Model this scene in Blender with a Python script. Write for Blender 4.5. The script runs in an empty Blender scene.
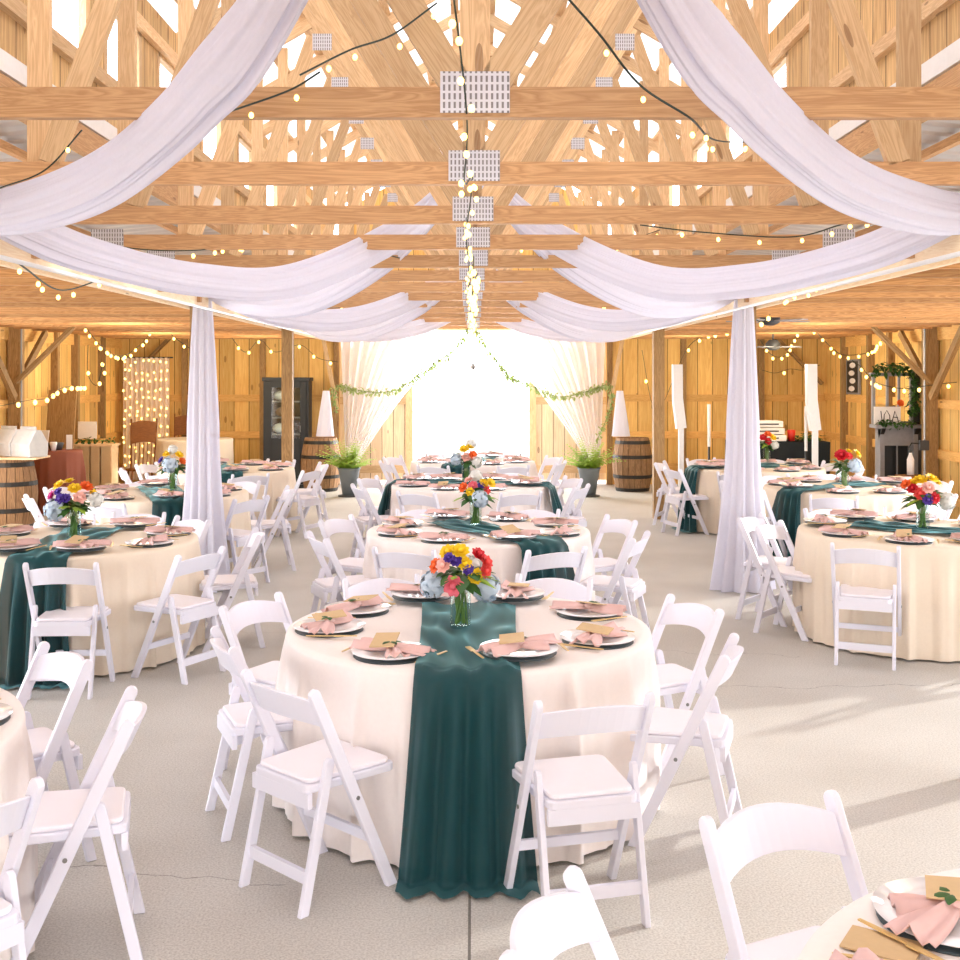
import bpy, math, random
from mathutils import Vector, Matrix
random.seed(7)
S = bpy.context.scene
COL = S.collection
PI = math.pi
F = 1150.0; VX = 473.0; VY = 375.0; CH = 1.9

def P(px, py, d):
    """real point at depth d that the photograph shows at px,py (measuring aid)"""
    return Vector(((px - VX) * d / F, d, CH + (VY - py) * d / F))

# ------------------------------------------------------------------ mesh builder
class MB:
    def __init__(s): s.v = []; s.f = []; s.uv = []
    def add(s, vs, fs, uvs=None):
        b = len(s.v); s.v += [tuple(v) for v in vs]
        for i, f in enumerate(fs):
            s.f.append([b + k for k in f])
            s.uv.append(uvs[i] if uvs else [(0, 0)] * len(f))
    def beam(s, p0, p1, w, h, up=(0, 0, 1), ext=0):
        p0 = Vector(p0); p1 = Vector(p1); d = (p1 - p0); L = d.length; d.normalize()
        up = Vector(up)
        if abs(d.dot(up)) > .98: up = Vector((0, 1, 0))
        sx = d.cross(up).normalized(); u = sx.cross(d).normalized()
        a = sx * w / 2; b = u * h / 2
        q = [-a - b, a - b, a + b, -a + b]
        vs = [p0 + k for k in q] + [p1 + k for k in q]
        fs = [(3, 2, 1, 0), (4, 5, 6, 7)]
        o = random.random() * 40; r = random.random() * 9
        uv = [[(o, r), (o, r + w), (o + h, r + w), (o + h, r)]] * 2
        ws = [w, h, w, h]; acc = r
        for i in range(4):
            j = (i + 1) % 4
            fs.append((i, j, 4 + j, 4 + i))
            uv.append([(o, acc), (o, acc + ws[i]), (o + L, acc + ws[i]), (o + L, acc)]); acc += ws[i] + .37
        s.add(vs, fs, uv)
    def box(s, c, size):
        c = Vector(c); L = max(size); i = list(size).index(L)
        e = [0, 0, 0]; e[i] = L / 2; e = Vector(e)
        if i == 0: s.beam(c - e, c + e, size[1], size[2])
        elif i == 1: s.beam(c - e, c + e, size[0], size[2])
        else: s.beam(c - e, c + e, size[0], size[1], up=(0, 1, 0))
    def tube(s, pts, r, seg=6, r1=None, cap=True):
        pts = [Vector(p) for p in pts]; n = len(pts)
        rings = []; prev = None
        for i, p in enumerate(pts):
            t = (pts[min(i + 1, n - 1)] - pts[max(i - 1, 0)]).normalized()
            if prev is None:
                a = t.orthogonal().normalized()
            else:
                a = (prev - t * prev.dot(t))
                a = a.normalized() if a.length > 1e-6 else t.orthogonal().normalized()
            prev = a; b = t.cross(a)
            rr = r if r1 is None else r + (r1 - r) * i / max(1, n - 1)
            if isinstance(r, (list, tuple)): rr = r[i]
            rings.append([p + (a * math.cos(2 * PI * k / seg) + b * math.sin(2 * PI * k / seg)) * rr for k in range(seg)])
        vs = [v for R in rings for v in R]; fs = []
        for i in range(n - 1):
            for k in range(seg):
                k2 = (k + 1) % seg
                fs.append((i * seg + k, i * seg + k2, (i + 1) * seg + k2, (i + 1) * seg + k))
        if cap:
            fs.append(tuple(reversed(range(seg)))); fs.append(tuple((n - 1) * seg + k for k in range(seg)))
        s.add(vs, fs)
    def lathe(s, prof, c=(0, 0, 0), seg=24, cap=True):
        c = Vector(c); vs = []; fs = []; n = len(prof)
        for r, z in prof:
            for k in range(seg):
                a = 2 * PI * k / seg; vs.append(c + Vector((r * math.cos(a), r * math.sin(a), z)))
        for i in range(n - 1):
            for k in range(seg):
                k2 = (k + 1) % seg
                fs.append((i * seg + k, i * seg + k2, (i + 1) * seg + k2, (i + 1) * seg + k))
        if cap:
            fs.append(tuple(reversed(range(seg)))); fs.append(tuple((n - 1) * seg + k for k in range(seg)))
        s.add(vs, fs)
    def grid(s, fn, nu, nv, closeu=False, uvs=1):
        vs = []; fs = []; uv = []
        for j in range(nv + 1):
            for i in range(nu + (0 if closeu else 1)):
                vs.append(fn(i / nu, j / nv))
        w = nu + (0 if closeu else 1)
        for j in range(nv):
            for i in range(nu):
                i2 = (i + 1) % w
                fs.append((j * w + i, j * w + i2, (j + 1) * w + i2, (j + 1) * w + i))
                uv.append([(i / nu, j / nv), ((i + 1) / nu, j / nv), ((i + 1) / nu, (j + 1) / nv), (i / nu, (j + 1) / nv)])
        s.add(vs, fs, uv)
    def poly_prism(s, pts2, axis, t0, t1):
        """extrude a 2-D outline (a,b) along axis between t0,t1"""
        def m(a, b, t):
            return (t, a, b) if axis == 'x' else ((a, t, b) if axis == 'y' else (a, b, t))
        n = len(pts2)
        vs = [m(a, b, t0) for a, b in pts2] + [m(a, b, t1) for a, b in pts2]
        fs = [tuple(range(n)), tuple(reversed(range(n, 2 * n)))]
        for i in range(n):
            j = (i + 1) % n; fs.append((i, n + i, n + j, j))
        s.add(vs, fs)
    def sphere(s, c, r, seg=8, rings=5, sc=(1, 1, 1)):
        prof = []
        c = Vector(c); vs = []; fs = []
        for j in range(rings + 1):
            a = PI * j / rings
            for k in range(seg):
                b = 2 * PI * k / seg
                vs.append(c + Vector((r * sc[0] * math.sin(a) * math.cos(b), r * sc[1] * math.sin(a) * math.sin(b), -r * sc[2] * math.cos(a))))
        for j in range(rings):
            for k in range(seg):
                k2 = (k + 1) % seg
                fs.append((j * seg + k, j * seg + k2, (j + 1) * seg + k2, (j + 1) * seg + k))
        s.add(vs, fs)
    def build(s, name, mat, parent=None, smooth=False, loc=None, solid=None, bevel=None, subsurf=0):
        me = bpy.data.meshes.new(name); me.from_pydata(s.v, [], s.f)
        ul = me.uv_layers.new(name='UVMap'); k = 0
        data = []
        for u in s.uv:
            for a in u: data += [a[0], a[1]]
        ul.data.foreach_set('uv', data)
        me.materials.append(mat)
        if smooth: me.polygons.foreach_set('use_smooth', [True] * len(me.polygons))
        me.validate(); me.update()
        import bmesh
        bm = bmesh.new(); bm.from_mesh(me)
        bmesh.ops.remove_doubles(bm, verts=bm.verts, dist=1e-5)
        bmesh.ops.recalc_face_normals(bm, faces=bm.faces); bm.to_mesh(me); bm.free()
        o = bpy.data.objects.new(name, me); COL.objects.link(o)
        if parent: o.parent = parent
        if loc is not None: o.location = loc
        if bevel:
            m = o.modifiers.new('b', 'BEVEL'); m.width = bevel; m.segments = 2; m.limit_method = 'ANGLE'
        if solid:
            m = o.modifiers.new('s', 'SOLIDIFY'); m.thickness = solid; m.offset = 0
        if subsurf:
            m = o.modifiers.new('ss', 'SUBSURF'); m.levels = subsurf; m.render_levels = subsurf
        return o

def tag(o, label, cat, group=None, kind=None):
    o['label'] = label; o['category'] = cat
    if group: o['group'] = group
    if kind: o['kind'] = kind
    return o
def thing(name, label, cat, loc=(0, 0, 0), rz=0, group=None):
    o = bpy.data.objects.new(name, None); COL.objects.link(o); o.empty_display_size = .1
    o.location = loc; o.rotation_euler = (0, 0, rz)
    return tag(o, label, cat, group)
def struct(o): o['kind'] = 'structure'; return o
KIDS = {}
def copy_tree(o, parent=None):
    c = o.copy(); COL.objects.link(c)
    if parent: c.parent = parent
    for ch in o.children: copy_tree(ch, c)
    return c
def dup(o, loc, rz, label, group=None):
    c = copy_tree(o); c.location = loc; c.rotation_euler = (0, 0, rz); c['label'] = label
    if group: c['group'] = group
    return c
def catmull(pts, n):
    pts = [Vector(p) for p in pts]; out = []
    P_ = [pts[0] * 2 - pts[1]] + pts + [pts[-1] * 2 - pts[-2]]
    m = len(pts) - 1
    for i in range(m * n + 1):
        s = min(i // n, m - 1); t = (i - s * n) / n
        a, b, c, d = P_[s:s + 4]
        out.append(.5 * ((2 * b) + (c - a) * t + (2 * a - 5 * b + 4 * c - d) * t * t + (-a + 3 * b - 3 * c + d) * t ** 3))
    return out

# ------------------------------------------------------------------ materials
def lin(c):
    return tuple(((x / 12.92) if x <= .04045 else ((x + .055) / 1.055) ** 2.4) for x in c) + (1,)
def newmat(name):
    m = bpy.data.materials.new(name); m.use_nodes = True
    nt = m.node_tree; b = nt.nodes['Principled BSDF']
    return m, nt, b
def N(nt, t, **k):
    n = nt.nodes.new(t)
    for a, v in k.items(): setattr(n, a, v)
    return n
def mixcol(nt, fac, a, b, mode='MIX'):
    n = N(nt, 'ShaderNodeMix', data_type='RGBA', blend_type=mode)
    for sock, v in ((n.inputs[0], fac), (n.inputs[6], a), (n.inputs[7], b)):
        if hasattr(v, 'is_output'): nt.links.new(v, sock)
        else: sock.default_value = v
    return n.outputs[2]
def math_(nt, op, a, b=None, c=None):
    n = N(nt, 'ShaderNodeMath', operation=op)
    for i, v in enumerate((a, b, c)):
        if v is None: continue
        if hasattr(v, 'is_output'): nt.links.new(v, n.inputs[i])
        else: n.inputs[i].default_value = v
    return n.outputs[0]
def plain(name, c, rough=.5, metal=0, noise=.05, nscale=30, spec=.5, bump=0):
    m, nt, b = newmat(name)
    c = lin(c)
    tc = N(nt, 'ShaderNodeTexCoord'); nz = N(nt, 'ShaderNodeTexNoise'); nz.inputs['Scale'].default_value = nscale
    nt.links.new(tc.outputs['Object'], nz.inputs['Vector'])
    dark = tuple(x * (1 - noise * 2) for x in c[:3]) + (1,)
    nt.links.new(mixcol(nt, nz.outputs[0], dark, c), b.inputs['Base Color'])
    b.inputs['Roughness'].default_value = rough; b.inputs['Metallic'].default_value = metal
    b.inputs['Specular IOR Level'].default_value = spec
    if bump:
        bp = N(nt, 'ShaderNodeBump'); bp.inputs['Strength'].default_value = bump; bp.inputs['Distance'].default_value = .01
        nt.links.new(nz.outputs[0], bp.inputs['Height']); nt.links.new(bp.outputs[0], b.inputs['Normal'])
    return m
def wood(name, c1, c2, knots=True, rough=.6, scale=1.0, vary=.25):
    m, nt, b = newmat(name)
    uv = N(nt, 'ShaderNodeUVMap'); mp = N(nt, 'ShaderNodeMapping'); mp.inputs['Scale'].default_value = (1.1 * scale, 14 * scale, 1)
    nt.links.new(uv.outputs[0], mp.inputs[0])
    nz = N(nt, 'ShaderNodeTexNoise'); nz.inputs['Scale'].default_value = 1.6; nz.inputs['Detail'].default_value = 4
    nz.inputs['Distortion'].default_value = 1.2
    nt.links.new(mp.outputs[0], nz.inputs['Vector'])
    w = math_(nt, 'FRACT', math_(nt, 'MULTIPLY', nz.outputs[0], 7))
    w = math_(nt, 'MULTIPLY', math_(nt, 'ABSOLUTE', math_(nt, 'SUBTRACT', w, .5)), 1.7)
    col = mixcol(nt, w, lin(c1), lin(c2))
    oi = N(nt, 'ShaderNodeObjectInfo')
    v = math_(nt, 'ADD', math_(nt, 'MULTIPLY', oi.outputs['Random'], vary), 1 - vary * .6)
    cc = N(nt, 'ShaderNodeCombineColor')
    for i in range(3): nt.links.new(v, cc.inputs[i])
    col = mixcol(nt, 1.0, col, cc.outputs[0], 'MULTIPLY')
    if knots:
        mp2 = N(nt, 'ShaderNodeMapping'); mp2.inputs['Scale'].default_value = (1.6, 7, 1); nt.links.new(uv.outputs[0], mp2.inputs[0])
        vo = N(nt, 'ShaderNodeTexVoronoi'); vo.inputs['Scale'].default_value = 1.0
        nt.links.new(mp2.outputs[0], vo.inputs['Vector'])
        k = math_(nt, 'LESS_THAN', vo.outputs['Distance'], .09)
        col = mixcol(nt, math_(nt, 'MULTIPLY', k, .55), col, lin((.42, .24, .12)))
    nt.links.new(col, b.inputs['Base Color']); b.inputs['Roughness'].default_value = rough
    b.inputs['Specular IOR Level'].default_value = .3
    return m
def boards(name, axis, c1, c2, width=.26, gap=.012, dark=(.28, .15, .06)):
    """vertical boards, seams across axis (0=x, 1=y)"""
    m, nt, b = newmat(name)
    g = N(nt, 'ShaderNodeNewGeometry'); sp = N(nt, 'ShaderNodeSeparateXYZ'); nt.links.new(g.outputs['Position'], sp.inputs[0])
    a = math_(nt, 'DIVIDE', sp.outputs[axis], width)
    idx = math_(nt, 'FLOOR', a); fr = math_(nt, 'FRACT', a)
    wn = N(nt, 'ShaderNodeTexWhiteNoise', noise_dimensions='1D'); nt.links.new(idx, wn.inputs['W'])
    cb = N(nt, 'ShaderNodeCombineXYZ')
    nt.links.new(math_(nt, 'MULTIPLY', sp.outputs[axis], 22), cb.inputs[0])
    nt.links.new(math_(nt, 'MULTIPLY', sp.outputs[2], 1.3), cb.inputs[2])
    nt.links.new(math_(nt, 'MULTIPLY', wn.outputs[0], 50), cb.inputs[1])
    nz = N(nt, 'ShaderNodeTexNoise'); nz.inputs['Scale'].default_value = 1; nz.inputs['Detail'].default_value = 5; nz.inputs['Distortion'].default_value = .8
    nt.links.new(cb.outputs[0], nz.inputs['Vector'])
    w = math_(nt, 'FRACT', math_(nt, 'MULTIPLY', nz.outputs[0], 4))
    w = math_(nt, 'MULTIPLY', math_(nt, 'ABSOLUTE', math_(nt, 'SUBTRACT', w, .5)), 1.6)
    col = mixcol(nt, w, lin(c1), lin(c2))
    v = math_(nt, 'ADD', math_(nt, 'MULTIPLY', wn.outputs[0], .35), .78)
    cc = N(nt, 'ShaderNodeCombineColor')
    for i in range(3): nt.links.new(v, cc.inputs[i])
    col = mixcol(nt, 1.0, col, cc.outputs[0], 'MULTIPLY')
    cb2 = N(nt, 'ShaderNodeCombineXYZ')
    nt.links.new(math_(nt, 'MULTIPLY', sp.outputs[axis], 5), cb2.inputs[0]); nt.links.new(math_(nt, 'MULTIPLY', sp.outputs[2], 1.8), cb2.inputs[1])
    vo = N(nt, 'ShaderNodeTexVoronoi'); vo.inputs['Scale'].default_value = 1; nt.links.new(cb2.outputs[0], vo.inputs['Vector'])
    k = math_(nt, 'LESS_THAN', vo.outputs['Distance'], .11)
    col = mixcol(nt, math_(nt, 'MULTIPLY', k, .5), col, lin((.45, .25, .1)))
    seam = math_(nt, 'LESS_THAN', fr, gap / width * 1.0)
    col = mixcol(nt, math_(nt, 'MULTIPLY', seam, .8), col, lin(dark))
    nt.links.new(col, b.inputs['Base Color']); b.inputs['Roughness'].default_value = .65; b.inputs['Specular IOR Level'].default_value = .25
    return m
def cloth(name, c, trans=.35, alpha=1.0, sheen=0, rough=.8, tint=(1, 1, 1, 1)):
    m = bpy.data.materials.new(name); m.use_nodes = True; nt = m.node_tree; nt.nodes.clear()
    out = N(nt, 'ShaderNodeOutputMaterial')
    tc = N(nt, 'ShaderNodeTexCoord'); nz = N(nt, 'ShaderNodeTexNoise'); nz.inputs['Scale'].default_value = 60
    nt.links.new(tc.outputs['Object'], nz.inputs[0])
    c0 = lin(c); col = mixcol(nt, nz.outputs[0], tuple(x * .94 for x in c0[:3]) + (1,), c0)
    d = N(nt, 'ShaderNodeBsdfPrincipled'); d.inputs['Roughness'].default_value = rough; d.inputs['Specular IOR Level'].default_value = .25
    d.inputs['Sheen Weight'].default_value = sheen; d.inputs['Sheen Tint'].default_value = tint; d.inputs['Sheen Roughness'].default_value = .35
    nt.links.new(col, d.inputs['Base Color'])
    t = N(nt, 'ShaderNodeBsdfTranslucent'); nt.links.new(col, t.inputs[0])
    mx = N(nt, 'ShaderNodeMixShader'); mx.inputs[0].default_value = trans
    nt.links.new(d.outputs[0], mx.inputs[1]); nt.links.new(t.outputs[0], mx.inputs[2])
    res = mx.outputs[0]
    if alpha < 1:
        tr = N(nt, 'ShaderNodeBsdfTransparent'); m2 = N(nt, 'ShaderNodeMixShader'); m2.inputs[0].default_value = alpha
        nt.links.new(tr.outputs[0], m2.inputs[1]); nt.links.new(res, m2.inputs[2]); res = m2.outputs[0]
    nt.links.new(res, out.inputs[0])
    return m
def emis(name, c, st):
    m, nt, b = newmat(name)
    b.inputs['Base Color'].default_value = lin(c); b.inputs['Emission Color'].default_value = lin(c); b.inputs['Emission Strength'].default_value = st
    return m
def glassy(name, c=(.95, 1, .98), fac=.25, ior=1.5):
    m = bpy.data.materials.new(name); m.use_nodes = True; nt = m.node_tree; nt.nodes.clear()
    out = N(nt, 'ShaderNodeOutputMaterial'); tr = N(nt, 'ShaderNodeBsdfTransparent'); tr.inputs[0].default_value = lin(c)
    g = N(nt, 'ShaderNodeBsdfGlossy'); g.inputs['Roughness'].default_value = .05
    lw = N(nt, 'ShaderNodeLayerWeight'); lw.inputs[0].default_value = .5; gm = N(nt, 'ShaderNodeNewGeometry')
    f = math_(nt, 'ADD', math_(nt, 'MULTIPLY', math_(nt, 'POWER', lw.outputs['Facing'], 4), .45 * (ior - 1) / .5), .13 if ior > 1.2 else .01)
    f = math_(nt, 'MULTIPLY', f, math_(nt, 'SUBTRACT', 1, gm.outputs['Backfacing']))
    mx = N(nt, 'ShaderNodeMixShader'); nt.links.new(f, mx.inputs[0]); nt.links.new(tr.outputs[0], mx.inputs[1]); nt.links.new(g.outputs[0], mx.inputs[2])
    nt.links.new(mx.outputs[0], out.inputs[0]); return m

M = {}
M['pine'] = wood('pine_timber', (.84, .67, .49), (.72, .54, .37))
M['web'] = wood('pine_web', (.90, .77, .60), (.80, .65, .48), vary=.4)
M['post'] = wood('post_timber', (.68, .54, .36), (.52, .40, .25), rough=.7)
M['old'] = wood('weathered_timber', (.62, .42, .22), (.42, .27, .14), rough=.8)
M['joist'] = wood('aisle_joist_timber', (.82, .62, .40), (.68, .47, .28), vary=.45)
M['girt'] = wood('girt_timber', (.94, .75, .46), (.85, .63, .33))
M['header'] = wood('header_timber', (.96, .88, .76), (.91, .80, .65), vary=.1)
M['wall_x'] = boards('wall_boards_back', 0, (.96, .80, .50), (.89, .69, .38))
M['wall_y'] = boards('wall_boards_side', 1, (.96, .80, .50), (.89, .69, .38))
M['cler'] = boards('clerestory_boards', 1, (.92, .78, .56), (.74, .58, .40), width=.22)
M['doorb'] = boards('barn_door_boards', 0, (.95, .86, .73), (.88, .76, .62), width=.2)
M['metal'] = plain('galvanised_sheet', (.80, .80, .80), .42, .55, .06, 4)
M['roofsheet'] = cloth('pale_roof_sheet', (.93, .93, .93), .42, rough=.4)  # roof made translucent to add daylight from overhead
M['gus'] = None
M['white'] = plain('white_resin', (.90, .895, .94), .38, 0, .01, 8)
M['pad'] = plain('white_vinyl_pad', (.95, .93, .955), .45, 0, .015, 12)
M['bolt'] = plain('steel_bolt', (.55, .55, .55), .3, .9)
M['black'] = plain('black_paint', (.10, .11, .12), .5, 0, .1)
M['grey'] = plain('grey_paint', (.58, .57, .58), .6, 0, .12, 20)
M['darkgrey'] = plain('dark_grey', (.25, .25, .26), .6, 0, .1)
M['tcloth'] = cloth('blush_tablecloth', (.97, .93, .91), .05, sheen=.1)
M['cream'] = cloth('cream_tablecloth', (.95, .89, .81), .05)
M['runner'] = cloth('teal_chiffon', (.015, .24, .26), .03, .93, sheen=.7, rough=.6, tint=(.35, .75, .8, 1))
M['drape'] = cloth('white_voile', (.93, .925, .965), .4, 1.0)
M['sheer'] = cloth('sheer_curtain', (.995, .99, 1), .72, .84)
M['pinkcurtain'] = cloth('pink_curtain', (.97, .91, .88), .3)
M['rustcloth'] = cloth('rust_cloth', (.60, .36, .29), .05)
M['blackcloth'] = cloth('black_cloth', (.13, .15, .17), .02)
M['plate'] = plain('white_china', (.95, .94, .95), .15, 0, .0, 5, .6)
M['plateu'] = plain('dark_slate', (.25, .3, .32), .4)
M['napkin'] = cloth('dusty_pink_napkin', (.94, .79, .77), .15)
M['kraft'] = plain('kraft_card', (.83, .71, .54), .8, 0, .05, 60)
M['gold'] = plain('gold_cutlery', (.92, .80, .55), .3, .5)
M['glass'] = glassy('clear_glass', (.95, .975, .97), .1, 1.4)
M['water'] = glassy('water', (.86, .93, .88), .1)
M['stem'] = plain('green_stems', (.45, .58, .25), .6)
M['leaf'] = plain('dark_leaf', (.22, .40, .16), .5, 0, .2, 20)
M['leaf2'] = plain('light_leaf', (.60, .74, .25), .5, 0, .15, 20)
M['leaf3'] = plain('garland_leaf', (.70, .78, .48), .6, 0, .2, 20)
M['fern'] = plain('fern_leaf', (.72, .86, .34), .6, 0, .2, 20)
FC = dict(yellow=(.98, .83, .12), orange=(.95, .42, .14), red=(.82, .12, .18), pink=(.93, .45, .52), magenta=(.80, .22, .55),
          violet=(.33, .22, .62), blush=(.97, .75, .70), blue=(.80, .87, .93), white=(.95, .95, .93), coral=(.92, .3, .28))
for k, c in FC.items(): M['f_' + k] = plain('petal_' + k, c, .6, 0, .08, 40)
M['wire'] = plain('green_wire', (.12, .20, .17), .5)
M['bulb'] = emis('warm_bulb', (1, .86, .50), 4)
M['barrel'] = wood('oak_barrel', (.62, .48, .34), (.45, .33, .23), rough=.75)
M['hoop'] = plain('steel_hoop', (.22, .21, .20), .55, .6)
M['brownwood'] = wood('brown_chair_wood', (.58, .36, .18), (.42, .25, .12), knots=False)
M['boxwhite'] = plain('crinkled_white_paper', (.80, .80, .80), .5, 0, .12, 14, bump=.6)
M['pot'] = plain('grey_pot', (.45, .48, .50), .6)
M['redcup'] = plain('red_plastic', (.85, .2, .15), .4)
M['signwhite'] = plain('sign_white', (.95, .93, .92), .6)
M['ink'] = plain('black_ink', (.12, .1, .1), .6)
M['conduit'] = plain('white_conduit', (.93, .93, .93), .4)
M['galv'] = plain('conduit_metal', (.6, .6, .6), .4, .7)
M['wglass'] = glassy('window_glass', (.99, .99, .99), .02, 1.08)

# gusset plates: pressed holes pattern
m, nt, b = newmat('gusset_steel')
tc = N(nt, 'ShaderNodeTexCoord'); sp = N(nt, 'ShaderNodeSeparateXYZ'); nt.links.new(tc.outputs['Object'], sp.inputs[0])
fx = math_(nt, 'LESS_THAN', math_(nt, 'FRACT', math_(nt, 'MULTIPLY', sp.outputs[0], 62)), .42)
fz = math_(nt, 'LESS_THAN', math_(nt, 'FRACT', math_(nt, 'MULTIPLY', sp.outputs[2], 38)), .72)
nt.links.new(mixcol(nt, math_(nt, 'MULTIPLY', fx, fz), lin((.83, .83, .86)), lin((.50, .49, .50))), b.inputs['Base Color'])
b.inputs['Roughness'].default_value = .45; b.inputs['Metallic'].default_value = .3
M['gus'] = m

# concrete floor
m, nt, b = newmat('concrete_floor')
g = N(nt, 'ShaderNodeNewGeometry'); sp = N(nt, 'ShaderNodeSeparateXYZ'); nt.links.new(g.outputs['Position'], sp.inputs[0])
n1 = N(nt, 'ShaderNodeTexNoise'); n1.inputs['Scale'].default_value = .9; n1.inputs['Detail'].default_value = 5
n2 = N(nt, 'ShaderNodeTexNoise'); n2.inputs['Scale'].default_value = 120; n2.inputs['Detail'].default_value = 3
n3 = N(nt, 'ShaderNodeTexVoronoi'); n3.inputs['Scale'].default_value = 55
for n_ in (n1, n2, n3): nt.links.new(g.outputs['Position'], n_.inputs['Vector'])
rmp = N(nt, 'ShaderNodeValToRGB'); rmp.color_ramp.elements[0].position = .35; rmp.color_ramp.elements[1].position = .65
nt.links.new(n1.outputs[0], rmp.inputs[0])
col = mixcol(nt, rmp.outputs[0], lin((.70, .68, .65)), lin((.775, .76, .735)))
r2 = N(nt, 'ShaderNodeValToRGB'); r2.color_ramp.elements[0].position = .38; r2.color_ramp.elements[1].position = .6
nt.links.new(n2.outputs[0], r2.inputs[0])
col = mixcol(nt, .28, col, mixcol(nt, r2.outputs[0], lin((.55, .50, .44)), lin((.88, .86, .82))))
pit = math_(nt, 'LESS_THAN', n3.outputs['Distance'], .13)
col = mixcol(nt, math_(nt, 'MULTIPLY', pit, .4), col, lin((.33, .29, .25)))
jx = math_(nt, 'LESS_THAN', math_(nt, 'ABSOLUTE', math_(nt, 'ADD', sp.outputs[0], .012)), .005)
n4 = N(nt, 'ShaderNodeTexNoise'); n4.inputs['Scale'].default_value = 2.2; n4.inputs['Detail'].default_value = 6; nt.links.new(g.outputs['Position'], n4.inputs['Vector'])
wob = math_(nt, 'MULTIPLY', math_(nt, 'SUBTRACT', n4.outputs[0], .5), .5)
def crack(y0, slope, xa, xb, w=.004):
    yy = math_(nt, 'ADD', sp.outputs[1], wob)
    yy = math_(nt, 'SUBTRACT', yy, math_(nt, 'ADD', math_(nt, 'MULTIPLY', sp.outputs[0], slope), y0))
    c1 = math_(nt, 'LESS_THAN', math_(nt, 'ABSOLUTE', yy), w)
    c2 = math_(nt, 'MULTIPLY', math_(nt, 'GREATER_THAN', sp.outputs[0], xa), math_(nt, 'LESS_THAN', sp.outputs[0], xb))
    return math_(nt, 'MULTIPLY', c1, c2)
cr = math_(nt, 'MAXIMUM', crack(4.2, -.15, -2.2, -.7), crack(6.9, .05, 1.0, 5))
cr = math_(nt, 'MAXIMUM', cr, crack(8.2, -.2, -4, 2.2, .003))
cr = math_(nt, 'MAXIMUM', math_(nt, 'MULTIPLY', cr, .6), math_(nt, 'MULTIPLY', jx, .75))
col = mixcol(nt, cr, col, lin((.30, .27, .24)))
nt.links.new(col, b.inputs['Base Color']); b.inputs['Roughness'].default_value = .55; b.inputs['Specular IOR Level'].default_value = .35
bp = N(nt, 'ShaderNodeBump'); bp.inputs['Strength'].default_value = .05; bp.inputs['Distance'].default_value = .004
nt.links.new(n2.outputs[0], bp.inputs['Height']); nt.links.new(bp.outputs[0], b.inputs['Normal'])
M['floor'] = m
M['gravel'] = plain('pale_gravel', (.80, .79, .76), .9, 0, .1, 8)

# ------------------------------------------------------------------ setting
HW = 6.15; PX = 2.45; Y0 = -5.0; Y1 = 20.0
a = MB(); a.box((0, (Y0 + Y1) / 2, -.05), (2 * HW + .2, Y1 - Y0 + .2, .1)); struct(a.build('floor', M['floor']))
a = MB(); a.box((0, 10, -.13), (90, 110, .04)); struct(a.build('ground', M['gravel']))
EAVE = 4.62; PITCH = .58; APEX = EAVE + PITCH * PX
def wall_piece(name, mat, boxes):
    a = MB()
    for (x0, x1, y0, y1, z0, z1) in boxes:
        a.box(((x0 + x1) / 2, (y0 + y1) / 2, (z0 + z1) / 2), (x1 - x0, y1 - y0, z1 - z0))
    return struct(a.build(name, mat))
T = .05
wb = wall_piece('wall_back', M['wall_x'], [(-HW, -2.32, Y1, Y1 + T, 0, 3.3), (2.32, HW, Y1, Y1 + T, 0, 3.3), (-2.32, 2.32, Y1, Y1 + T, 2.68, 4.6)])
a = MB(); a.poly_prism([(-2.5, 4.6), (2.5, 4.6), (0, APEX)], 'y', Y1, Y1 + T); a.build('gable', M['wall_x'], wb)
wl = wall_piece('wall_left', M['wall_y'], [(-HW - T, -HW, 13.2, Y1, 0, 2.95), (-HW - T, -HW, Y0, 3.0, 0, 2.95), (-HW - T, -HW, 3.0, 13.2, 2.4, 2.95)])  # gap left open out of view to let light in
wr = wall_piece('wall_right', M['wall_y'], [(HW, HW + T, 13.2, Y1, 0, 2.95), (HW, HW + T, Y0, 3.0, 0, 2.95), (HW, HW + T, 3.0, 13.2, 2.4, 2.95)])  # same unseen gap on this side, admitting light
wf = wall_piece('added_wall_front', M['wall_x'], [(-HW, -2.6, Y0 - T, Y0, 0, 3.2), (2.6, HW, Y0 - T, Y0, 0, 3.2), (-2.6, 2.6, Y0 - T, Y0, 2.8, 4.6)])  # unseen front wall, put in to cut light from behind the camera
a = MB(); a.poly_prism([(-2.5, 4.6), (2.5, 4.6), (0, APEX)], 'y', Y0 - T, Y0); a.build('gable', M['wall_x'], wf)  # gable of the added, unseen front wall
# girts on the walls are parts of their wall
for s, w in ((-1, wl), (1, wr)):
    for z in (1.52, .86, .3):
        a = MB(); a.beam((s * (HW - .02), 13.2, z), (s * (HW - .02), Y1, z), .04, .12); a.build('girt', M['girt'], w)
    a = MB(); a.beam((s * (HW - .02), 13.2, 2.47), (s * (HW - .02), Y1, 2.47), .05, .22); a.build('girt', M['girt'], w)
    for y in (16.8, 17.65, 18.9):
        a = MB(); a.beam((s * (HW - .05), y, 0), (s * (HW - .05), y, 2.6), .10, .10); a.build('stud', M['post'], w)
for s in (-1, 1):
    for z in (1.50, .86, .3):
        a = MB(); a.beam((s * 2.4, Y1 - .02, z), (s * 6.1, Y1 - .02, z), .04, .12); a.build('girt', M['girt'], wb)
    for x in (2.37, 3.65, 5.0):
        a = MB(); a.beam((s * x, Y1 - .05, 0), (s * x, Y1 - .05, 2.68), .09, .09); a.build('stud', M['post'], wb)
    a = MB(); a.beam((s * 5.25, Y1 - .06, 2.55), (s * 6.05, Y1 - .06, 1.75), .05, .12, up=(0, 1, 0)); a.build('brace', M['post'], wb)
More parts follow.
